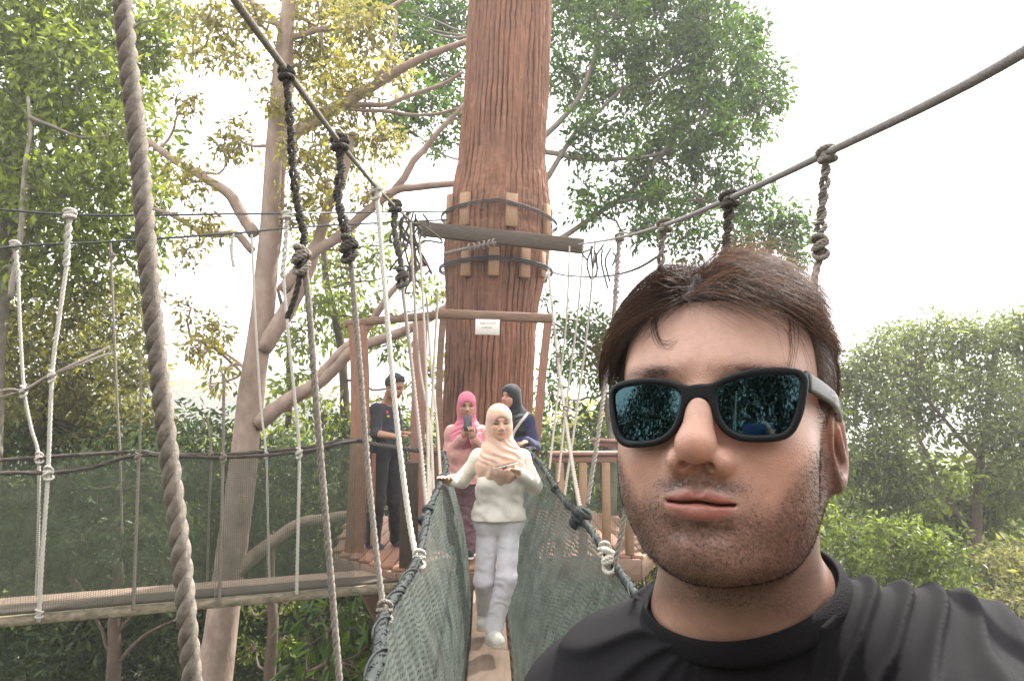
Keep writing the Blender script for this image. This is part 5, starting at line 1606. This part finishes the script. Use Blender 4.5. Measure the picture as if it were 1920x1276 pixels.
for k_ in range(13):                                   # damp wisps on the forehead
    x0 = -.040 + g.uniform(-.003, .003) if k_ < 8 else .057 + g.uniform(-.004, .004)
    sx = 1 if k_ < 8 else .1
    c0 = np.array([x0, 0, (.064 if k_ < 8 else .062) + g.uniform(-.003, .003)])
    pp = [c0 + np.array([sx * a_ + g.uniform(-.001, .001), 0, -b_]) for a_, b_ in (((0, 0), (.002, .012), (.007, .022), (.013, .026 + g.uniform(-.002, .002)), (.017 + g.uniform(0, .006), .025 + g.uniform(-.004, .004))) if k_ < 8 else ((0, 0), (.01, .015), (.02, .03), (-.01, .045)))]
    pp = smooth_path(pp, 14)
    for _ in range(12):                                # settle on the skin
        q_ = pp.copy(); q_[:, 1] = np.where(pp[:, 1] == 0, -.08, pp[:, 1])
        dd = f_face(q_.astype(np.float32)); q_[:, 1] -= (.0010 - dd); pp = q_
    tube(hm, pp, np.linspace(.00024, .00008, 14), 4, (.6, .55, .5), False)
hm.V = [head_w(v) for v in hm.V]
hm.build('hair', M_hair, man)

# ---- stubble
def stubble():
    wgt_v = skin_tint(hv)
    l = head_l(hv); ax = np.abs(l[:, 0])
    low = np.clip((-.060 - .35 * np.clip(ax - .03, 0, 1) - l[:, 2] + np.clip(ax - .045, 0, 1) * 2.0) / .02, 0, 1) * np.clip((l[:, 2] + .160 + .2 * l[:, 1]) / .02, 0, 1)
    mous = np.exp(-(((ax - .012) / .018) ** 2 + ((l[:, 2] + .0590) / .0045) ** 2)) * (l[:, 1] < -.085)
    brow = np.exp(-(((ax - .032) / .018) ** 2 + ((l[:, 2] - .0195) / .0040) ** 2)) * (l[:, 1] < -.055)
    lip = (((l[:, 0] / .0240) ** 2 + ((l[:, 2] + .0702 + 2.0 * l[:, 0] ** 2) / .0105) ** 2) < 1.1) & (l[:, 1] < -.078)
    pr = (low * .55 + mous * 1.6 + brow * .8) * (~lip) * (l[:, 1] < .01)
    pr = pr / pr.sum()
    k = g.choice(len(hv), 15000, p=pr)
    base = hv[k] + g.standard_normal((len(k), 3)) * .0006
    n = sdf_normal(f_manhead, base)
    base = base - n * f_manhead(base.astype(np.float32))[:, None]
    dn = np.array([0, 0, -.9]) + 0 * n; br = brow[k] > .3
    dn[br] = (MAN_ROT @ np.array([1, 0, .15])) * np.sign(l[k][br, 0])[:, None]
    d = n * .75 + dn * .6 + g.standard_normal(n.shape) * .25
    d /= np.linalg.norm(d, axis=1)[:, None]
    ln = np.where(br, .0055, g.uniform(.0012, .0028, len(k)))
    tip = base + d * ln[:, None]
    a1 = np.cross(d, [.2, .9, .3]); a1 /= np.linalg.norm(a1, axis=1)[:, None]; a2 = np.cross(d, a1)
    r = .00011
    V = np.concatenate([np.stack([base + r * (math.cos(a) * a1 + math.sin(a) * a2) for a in (0, 2.094, 4.189)], 1), tip[:, None]], 1).reshape(-1, 3)
    b = np.arange(len(k))[:, None] * 4
    T = np.concatenate([b + np.array([[0, 1, 3]]), b + np.array([[1, 2, 3]]), b + np.array([[2, 0, 3]])])
    m_ = MB(); m_.add(V, None, T, (.9, .8, .75))
    m_.build('stubble', M_hair, man)
stubble()
# ================================================================== the four people by the giant trunk
class Head:
    def __init__(s, c, yaw, pitch, roll=0.0, k=1.0):
        s.c = np.asarray(c, float); s.k = k
        s.Rm = rotz(R(yaw)) @ rotx(R(pitch)) @ roty(R(roll))
    def l(s, p): return ((p - s.c.astype(p.dtype)) @ s.Rm.astype(p.dtype)) / s.k
    def w(s, q): return np.asarray(q, float) * s.k @ s.Rm.T + s.c

def face_tint(v, H, beard=0.0):
    l = H.l(v); ax = np.abs(l[:, 0])
    t = np.ones((len(v), 3)) * (1 + .06 * vnoise(v, 40, 2))[:, None]
    def put(m, c):
        m = np.clip(m, 0, 1)[:, None]
        t[:] = t * (1 - m) + m * np.array(c)
    fr = l[:, 1] < -.04
    near = np.abs(l).max(1) < .16
    e = (l[:, 0] / .024) ** 2 + ((l[:, 2] + .0712) / .0105) ** 2
    put((1.3 - e) / .6 * fr, (.84, .52, .50))
    e = ((ax - .033) / .0165) ** 2 + ((l[:, 2] + .004) / .0052) ** 2
    put((1.4 - e) / .6 * fr * .9, (.10, .08, .08))
    e = ((ax - .034) / .019) ** 2 + ((l[:, 2] - .0205) / .0042) ** 2
    put((1.4 - e) / .7 * fr * .75, (.16, .13, .12))
    put(beard * np.clip((-.06 - l[:, 2]) / .02, 0, 1) * np.clip((l[:, 2] + .14) / .02, 0, 1) * (near), (.3, .28, .28))
    return t

def hand(p, wr, pc, tip, up, r=.0085, side=1):
    """palm at pc, fingers towards tip, thumb off the side"""
    d = rc(p, wr, pc, r * 2.2, r * 2.6)
    f = (tip - pc); L = np.linalg.norm(f); f = f / L
    sd = np.cross(f, up); sd /= np.linalg.norm(sd) + 1e-9
    nrm = np.cross(sd, f)
    d = smin(d, ell(p, pc, (r * 2.2, r * 4.3, r * 5), np.stack([nrm, sd, f], 1)), .01)
    for k_, ln in enumerate((.82, 1.0, .95, .75)):
        b = pc + sd * (k_ - 1.5) * r * 2.05 + f * r * 3.5
        m_ = b + f * L * .55 * ln; e = m_ + (f * .8 - nrm * .7) * L * .40 * ln
        d = smin(d, chain(p, [b, m_, e], [r, r * .95, r * .8], .003), .004)
    b = pc - sd * side * r * 3.2 - f * r * .5
    m_ = b - sd * side * r * 3 + f * r * 3.5
    d = smin(d, chain(p, [b, m_, m_ + f * r * 4.5], [r * 1.2, r * 1.05, r * .85], .004), .006)
    return d

def figure(label, J, H, skin, outfit, bulk=1.0, female=True, beard=0.0, hands=None):
    """J: world joints sR sL eR eL wR wL hR hL kR kL aR aL tR tL (R = image left); hands: list of (wrist, palm, tip, up, side)"""
    floor = min(J['tR'][2], J['tL'][2]) - .04
    root_ = empty('person', ((J['aR'][0] + J['aL'][0]) / 2, (J['aR'][1] + J['aL'][1]) / 2, floor))
    tag(root_, label, 'person')
    sh = (J['sR'] + J['sL']) / 2; hp = (J['hR'] + J['hL']) / 2
    sv_ = J['sL'] - J['sR']; yaw = math.atan2(sv_[1], sv_[0]); Rb = rotz(yaw)
    half = np.linalg.norm(sv_) / 2
    chest = sh * .62 + hp * .38 + np.array([0, 0, .02]); waist = sh * .28 + hp * .72
    fwd = Rb @ np.array([0, -1.0, 0])
    def torso(p, o=0.0):
        d = rc(p, J['sR'], J['sL'], .052 * bulk + o, .052 * bulk + o)
        d = smin(d, ell(p, chest, (half * .96 + o, .105 * bulk + o, .175 + o), Rb), .05)
        if female:
            for s_ in (-1, 1):
                d = smin(d, ell(p, chest + Rb @ np.array([s_ * .070, -.065, -.015]), (.062 + o, .058 + o, .060 + o)), .04)
        d = smin(d, ell(p, waist, (.128 * bulk + o, .098 * bulk + o, .15 + o), Rb), .05)
        d = smin(d, rc(p, J['hR'] + [0, 0, .02], J['hL'] + [0, 0, .02], .098 * bulk + o, .098 * bulk + o), .06)
        return d
    def legs(p, o=0.0, f=0.0):
        a = chain(p, [J['hR'], J['kR'], J['aR']], [.082 * bulk + o, .055 + o + f * .5, .040 + o + f], .03)
        b = chain(p, [J['hL'], J['kL'], J['aL']], [.082 * bulk + o, .055 + o + f * .5, .040 + o + f], .03)
        return np.minimum(a, b)
    def arms(p, o=0.0, to=1.0):
        d = None
        for s_ in 'RL':
            w_ = J['e' + s_] + (J['w' + s_] - J['e' + s_]) * to
            e = chain(p, [J['s' + s_], J['e' + s_], w_], [.050 * bulk + o, .040 + o, .027 + o + (1 - to) * .01], .02)
            d = e if d is None else np.minimum(d, e)
        return d
    nk0 = H.w((0, .025, -.07)); nk1 = sh + np.array([0, .0, .02])
    def fbody(p):
        d = smin(torso(p), rc(p, nk0, nk1, .050, .058), .04)
        d = smin(d, arms(p), .03); d = smin(d, legs(p), .03)
        for (wr, pc, tp, up, sd) in hands:
            d = smin(d, hand(p, wr, pc, tp, up, .0085, sd), .01)
        for s_ in 'RL':
            d = smin(d, rc(p, J['a' + s_] + [0, .01, -.03], J['t' + s_], .038, .026), .02)
        l = H.l(p)
        return smin(d, smin(f_face(l), f_ear(l), .006) * H.k, .02)
    allp = np.array(list(J.values()) + [h[2] for h in hands] + [H.c])
    lo = allp.min(0) - .2; hi = allp.max(0) + .2
    v, q = sdf_mesh(fbody, lo, hi, .0062, 1.8)
    # finer head, joined where the neck is covered
    def fhead(p):
        l = H.l(p)
        return smin(smin(f_face(l), f_ear(l), .006) * H.k, rc(p, nk0, nk1, .050, .058), .02)
    hv_, hq_ = sdf_mesh(fhead, H.c - .17, H.c + .15, .0032, 1.8)
    cutz = H.w((0, 0, -.135))[2]
    cen = v[q].mean(1); keep = (cen[:, 2] < cutz) | (np.linalg.norm(cen - H.c, axis=1) > .19)
    hc = hv_[hq_].mean(1); keeph = hc[:, 2] > cutz - .02
    me = mk_mesh('body', np.concatenate([v, hv_]), [np.concatenate([q[keep], hq_[keeph] + len(v)])], True, np.concatenate([face_tint(v, H), face_tint(hv_, H, beard)]))
    link('body', me, skin, root_)
    C = dict(torso=torso, legs=legs, arms=arms, J=J, H=H, sh=sh, hp=hp, Rb=Rb, fwd=fwd, lo=lo, hi=hi, root=root_, nk0=nk0, nk1=nk1, half=half, chest=chest, waist=waist)
    outfit(C)
    return root_

def cloth(C, name, f, m, h=.007, lo=None, hi=None):
    v, q = sdf_mesh(f, C['lo'] if lo is None else lo, C['hi'] if hi is None else hi, h, 1.9)
    return link(name, mk_mesh(name, v, q), m, C['root'])

def top_(C, m, hem, loose=.018, sleeve=1.0, flare=.03, fold=.006, neck=None, seed=0):
    J = C['J']
    def f(p):
        d = C['torso'](p, loose)
        sk = rc(p, C['waist'], np.array([*C['hp'][:2], hem]), .125 + loose * .5, .135 + loose + flare)
        # skirt of the garment follows the hips
        q_ = (p - np.array([*C['hp'][:2], 0]).astype(p.dtype)) @ C['Rb'].astype(p.dtype)
        q_ = np.stack([q_[:, 0] / 1.18, q_[:, 1] / .84], 1)
        rr = np.sqrt((q_ ** 2).sum(1))
        z0 = C['chest'][2] - .06
        t = np.clip((z0 - p[:, 2]) / max(.05, z0 - hem), 0, 1.2)
        sk = np.maximum(rr - (.112 + loose * .6 + flare * t) * (1 - .06 * np.sin(np.pi * np.clip(t * 1.2, 0, 1))), p[:, 2] - z0)
        d = smin(d, sk * .85, .06)
        d = smin(d, C['arms'](p, loose * .75, sleeve), .03)
        n1 = vnoise(p * np.array([1, 1, .8]), 13, 3 + seed); n2 = vnoise(p, 30, 4 + seed)
        a = np.arctan2(q_[:, 1], q_[:, 0])
        d = d - fold * (n1 * .45 + .35 * n2) - fold * .8 * np.sin(a * 7 + 2 * n1) * np.clip(t, 0, 1) - fold * .6 * np.sin((p[:, 2] + .4 * p[:, 0]) * 70 + 3 * n1) * np.exp(-((p[:, 2] - C['waist'][2]) / .10) ** 2)
        d = smax(d, -(rc(p, C['nk0'], C['nk1'] + [0, 0, .02], .052, .06)), .006)
        return np.maximum(d, hem - p[:, 2])
    cloth(C, 'top', f, m, .0065)

def pants_(C, m, o=.016, f_=.02, fold=.004, cut=.055):
    J = C['J']
    def f(p):
        d = smin(C['legs'](p, o, f_), rc(p, J['hR'] + [0, 0, .04], J['hL'] + [0, 0, .04], .10 + o, .10 + o), .04)
        n1 = vnoise(p, 15, 7)
        d = d - fold * n1 - fold * .7 * np.sin(p[:, 2] * 75 + 4 * n1 + 6 * p[:, 0]) * np.clip(1 - np.abs(p[:, 2] - C['hp'][2] * .5) * 2.0, 0, 1)
        d = np.maximum(d, p[:, 2] - (C['hp'][2] + .14))
        zc_ = np.where(np.linalg.norm(p - J['aR'].astype(p.dtype), axis=1) < np.linalg.norm(p - J['aL'].astype(p.dtype), axis=1), J['aR'][2], J['aL'][2])
        return np.maximum(d, (zc_ - cut) - p[:, 2])
    cloth(C, 'trousers', f, m, .0065)

def shoes_(C, m, m2):
    J = C['J']
    for s_ in 'RL':
        a, t = J['a' + s_], J['t' + s_]
        dirv = (t - a) * np.array([1, 1, 0]); dirv /= np.linalg.norm(dirv)
        heel = np.array([*(a[:2] - dirv[:2] * .035), min(a[2] - .06, a[2])])
        slope = (t[2] - (a[2] - .07))
        def f(p):
            d = rc(p, heel + [0, 0, .008], t + [0, 0, .004], .048, .042)
            d = smin(d, rc(p, a + [0, 0, .0], a + [0, 0, -.04] + dirv * .03, .046, .046), .02)
            return smax(d, p[:, 2] - (a[2] + .02), .006)
        lo = np.minimum(a, t) - .12; hi = np.maximum(a, t) + .1
        o = cloth(C, 'shoe', f, m, .005, lo, hi)
        def g_(p):
            b = rc(p, heel + [0, 0, -.026], t + [0, 0, -.022], .044, .040)
            return np.maximum(b, np.abs((p - heel.astype(p.dtype)) @ np.cross(np.cross(dirv, [0, 0, 1]), (t - heel) / np.linalg.norm(t - heel)).astype(p.dtype) + .0) * 1.0 - .034)
        v, q = sdf_mesh(g_, lo, hi, .005, 1.9)
        so = bpy.data.objects.new('sole', mk_mesh('sole', v, q)); COL.objects.link(so); so.data.materials.append(m2); so.parent = o

def hijab_(C, m, bib=.26, side=0, seed=0, wide=1.0, opening=(.050, .07, .066)):
    H = C['H']
    A = C['nk1']; fwd = C['fwd']
    def f(p):
        l = H.l(p)
        d = (f_skull(l) - .012)
        d = smin(d, ell(l, (0, .015, -.05), (.080, .088, .085)), .04)
        d = d * H.k
        d = smin(d, rc(p, C['nk0'], A + np.array([0, 0, .01]), .082, .098), .05)
        bb = ell(p, A + fwd * .035 + np.array([0, 0, -.07]), (.165 * wide, .125, bib * .72), C['Rb'])
        d = smin(d, bb, .06)
        back = ell(p, A - fwd * .045 + np.array([0, 0, -.05]), (.15 * wide, .09, .17), C['Rb'])
        d = smin(d, back, .05)
        n1 = vnoise(p, 11, 31 + seed)
        # folds: wrap round the neck, fall down the chest
        q_ = (p - A.astype(p.dtype)) @ C['Rb'].astype(p.dtype)
        wrap = np.exp(-((q_[:, 2] - .02) / .07) ** 2)
        d = d - .005 * wrap * np.sin(q_[:, 2] * 130 + q_[:, 0] * 60 * (1 if side >= 0 else -1) + 5 * n1)
        low = np.clip((.02 - q_[:, 2]) / .08, 0, 1)
        d = d - .0045 * low * np.sin(np.arctan2(q_[:, 0] + .03 * side, .16 - q_[:, 2] * .7) * 19 + 5 * n1) - .007 * n1 * low
        op = ell(l, (0, -.098, -.018), opening) * H.k
        d = smax(d, -op, .006)
        edge_ = bib + .03 * np.sin(q_[:, 0] * 14 + seed)
        return np.maximum(d, -(q_[:, 2] + edge_) )
    c = H.c
    cloth(C, 'headscarf', f, m, .0052, np.array([c[0] - .26, c[1] - .26, A[2] - bib - .05]), np.array([c[0] + .26, c[1] + .26, c[2] + .18]))

def held_phone(c, Rm, label, col=(.03, .03, .035)):
    mb = MB(); box(mb, (0, 0, 0), (.075, .152, .009), None, .004)
    root_ = empty('phone', c); tag(root_, label, 'phone')
    o = mb.build('case', mat('phone_body', col, .3, .1, 40), None)
    mb = MB(); box(mb, (0, 0, .0050), (.068, .144, .0012), None, .0005)
    s_ = mb.build('screen', mat('phone_glass', (.02, .02, .025), .08, .05, 40), None)
    for x in (o, s_):
        V = np.array([v.co[:] for v in x.data.vertices]) @ np.asarray(Rm).T
        x.data.vertices.foreach_set('co', V.astype(np.float32).ravel()); x.data.update()
        x.parent = root_

def skin_m(name, col): return mat(name, col, .5, .06, 60, .1, 300, tint=True, sss=.1)
SK1 = skin_m('fair_skin', (.62, .37, .26)); SK2 = skin_m('tan_skin', (.48, .27, .18)); SK3 = skin_m('brown_skin', (.40, .21, .135))
def fabric(name, col, var=.08): return mat(name, col, .85, var, 30, .15, 500, sheen=.15)

# -- woman in white on the plank
Y = 4.95
J = dict(sR=P(898, 858, 4.97), sL=P(978, 858, 5.0), eR=P(866, 900, 5.12), eL=P(1003, 912, 5.05), wR=P(845, 901, 4.80), wL=P(978, 888, 4.84),
         hR=P(916, 985, 4.99), hL=P(955, 985, 4.99), kR=P(908, 1088, 4.96), kL=P(949, 1085, 4.90), aR=P(909, 1148, 5.28), aL=P(925, 1180, 4.90),
         tR=P(905, 1172, 5.15), tL=P(934, 1203, 4.76))
H1 = Head(P(936, 789, 4.93), 10, 9, -3, .93)
def of1(C):
    top_(C, fabric('white_knit', (.72, .67, .58)), P(935, 975, 4.95)[2], .015, 1.0, .030, .006)
    pants_(C, fabric('white_denim', (.72, .69, .715)), .004, .012, .003, .05)
    shoes_(C, fabric('white_leather', (.72, .68, .60)), fabric('cream_sole', (.70, .62, .48)))
    hijab_(C, fabric('beige_scarf', (.62, .41, .30)), .225, 1, 1)
figure('woman in white jumper, white trousers and beige headscarf walking along the plank towards us', J, H1, SK1, of1, .86, True, 0,
       [(J['wR'], P(836, 900, 4.76), P(828, 893, 4.70), np.array([0, 0, 1.0]), 1), (J['wL'], P(966, 880, 4.77), P(950, 877, 4.72), np.array([0, 0, 1.0]), -1)])
held_phone(P(948, 872, 4.74), rotz(R(-75)) @ rotx(R(12)), 'pale phone held flat in the hand of the woman in white', (.55, .50, .44))

# -- woman in pink
J = dict(sR=P(849, 812, 6.95), sL=P(902, 812, 6.95), eR=P(842, 850, 6.95), eL=P(906, 850, 6.92), wR=P(866, 822, 6.78), wL=P(890, 824, 6.74),
         hR=P(858, 918, 6.95), hL=P(884, 918, 6.95), kR=P(853, 972, 6.92), kL=P(876, 975, 6.90), aR=P(851, 1022, 6.95), aL=P(874, 1024, 6.86),
         tR=P(848, 1036, 6.80), tL=P(880, 1040, 6.70))
H2 = Head(P(875, 757, 6.88), 8, 14, 0, .93)
def of2(C):
    top_(C, fabric('pink_tunic', (.54, .27, .235)), P(875, 905, 6.95)[2], .026, 1.0, .05, .008, None, 2)
    pants_(C, fabric('plum_trousers', (.115, .055, .065), .25), .03, .035, .006)
    shoes_(C, fabric('black_shoe', (.02, .02, .022)), fabric('white_sole', (.75, .73, .70)))
    hijab_(C, fabric('rose_scarf', (.56, .150, .215)), .20, -1, 5)
figure('woman in rose pink headscarf and pink tunic looking at the phone in her hands', J, H2, SK2, of2, 1.0, True, 0,
       [(J['wR'], P(872, 812, 6.72), P(879, 803, 6.70), np.array([0, -1.0, 0]), 1), (J['wL'], P(886, 815, 6.70), P(881, 805, 6.67), np.array([0, -1.0, 0]), -1)])
held_phone(P(877, 793, 6.70), rotz(R(8)) @ rotx(R(62)), 'black phone held upright in both hands of the woman in pink')

# -- woman in navy and a black headscarf
J = dict(sR=P(946, 792, 7.38), sL=P(990, 790, 7.20), eR=P(948, 842, 7.35), eL=P(1002, 838, 7.15), wR=P(962, 838, 7.15), wL=P(988, 826, 6.98),
         hR=P(956, 905, 7.3), hL=P(980, 905, 7.3), kR=P(955, 968, 7.28), kL=P(982, 968, 7.26), aR=P(955, 1012, 7.32), aL=P(984, 1012, 7.3),
         tR=P(950, 1024, 7.18), tL=P(980, 1024, 7.15))
H3 = Head(P(958, 741, 7.25), -42, 4, 3, .93)
def of3(C):
    top_(C, fabric('navy_top', (.022, .026, .075)), P(968, 900, 7.3)[2], .022, 1.0, .03, .006, None, 7)
    pants_(C, fabric('charcoal_trousers', (.035, .03, .035)), .02, .02)
    shoes_(C, fabric('black_shoes', (.03, .03, .03)), fabric('grey_sole', (.3, .3, .3)))
    hijab_(C, fabric('black_scarf', (.012, .013, .016)), .19, -1, 9, 1.0)
figure('woman in black headscarf and navy top looking aside beside the gate post', J, H3, SK2, of3, .97, True, 0,
       [(J['wL'], P(983, 829, 6.94), P(974, 832, 6.90), np.array([0, 0, 1.0]), -1), (J['wR'], P(968, 836, 7.08), P(974, 834, 7.0), np.array([0, 0, 1.0]), 1)])
rb = empty('shoulder_bag', P(990, 842, 7.0)); tag(rb, 'small black shoulder bag on a pale strap worn by the woman in navy', 'bag')
mb = MB()
st = smooth_path([P(994, 776, 7.22), P(990, 774, 7.08), P(982, 784, 7.02), P(972, 797, 7.03), P(962, 815, 7.05), P(958, 850, 7.08)], 30)
V = []
for i, q in enumerate(st):
    t_ = st[min(i + 1, 29)] - st[max(i - 1, 0)]; sd = np.cross(t_, [0, -1, 0]); sd /= np.linalg.norm(sd)
    for (a, b) in ((-1, 0), (1, 0), (1, 1), (-1, 1)): V.append(q + sd * .013 * a + np.array([0, .003 * b, 0]))
Q = [[i * 4 + j, i * 4 + (j + 1) % 4, (i + 1) * 4 + (j + 1) % 4, (i + 1) * 4 + j] for i in range(29) for j in range(4)]
mb.add(V, Q); mb.build('strap', fabric('pale_strap', (.60, .56, .50)), rb)
mb = MB(); box(mb, P(988, 848, 6.93), (.15, .06, .11), rotz(R(20)), .02); mb.build('pouch', fabric('bag_black', (.015, .015, .017)), rb)

# -- man in black
J = dict(sR=P(706, 768, 7.45), sL=P(738, 768, 7.72), eR=P(704, 812, 7.35), eL=P(748, 812, 7.62), wR=P(742, 818, 7.18), wL=P(757, 815, 7.42),
         hR=P(712, 850, 7.50), hL=P(736, 850, 7.60), kR=P(706, 938, 7.46), kL=P(742, 938, 7.56), aR=P(698, 1012, 7.50), aL=P(746, 1008, 7.62),
         tR=P(712, 1026, 7.40), tL=P(757, 1022, 7.50))
H4 = Head(P(740, 723, 7.5), 62, 20, 0, .97)
def of4(C):
    top_(C, fabric('black_tee', (.022, .023, .030)), P(725, 836, 7.5)[2], .016, .12, .012, .005, None, 12)
    pants_(C, fabric('black_trousers', (.018, .018, .020)), .020, .022)
    shoes_(C, fabric('dark_trainers', (.06, .06, .07)), fabric('grey_soles', (.3, .3, .3)))
    H = C['H']
    def f(p):
        l = H.l(p)
        d = f_skull(l) - .010 - .006 * vnoise(l, 60, 3) - .012 * np.clip((l[:, 2] - .07) / .04, 0, 1)
        return smax(d, -hairline(l) * .6, .004) * H.k
    cloth(C, 'hair', f, mat('black_hair', (.012, .010, .010), .5, .3, 200, .4, 400), .0045, H.c - .17, H.c + .17)
o = figure('man in black T-shirt and black trousers looking down at his hands on the platform', J, H4, SK3, of4, 1.02, False, .3,
       [(J['wR'], P(750, 820, 7.12), P(758, 816, 7.10), np.array([0, 0, 1.0]), -1), (J['wL'], P(760, 812, 7.34), P(765, 810, 7.28), np.array([0, 0, 1.0]), 1)])
for (px, py, c, sz) in ((726, 772, (.65, .05, .05), (.020, .028)), (728, 780, (.75, .50, .05), (.026, .016))):
    mb = MB()
    c_ = P(px, py, 7.36); box(mb, c_, (sz[0], .012, sz[1]), rotz(R(30)), .005); mb.build('emblem', fabric('emblem', c), o)
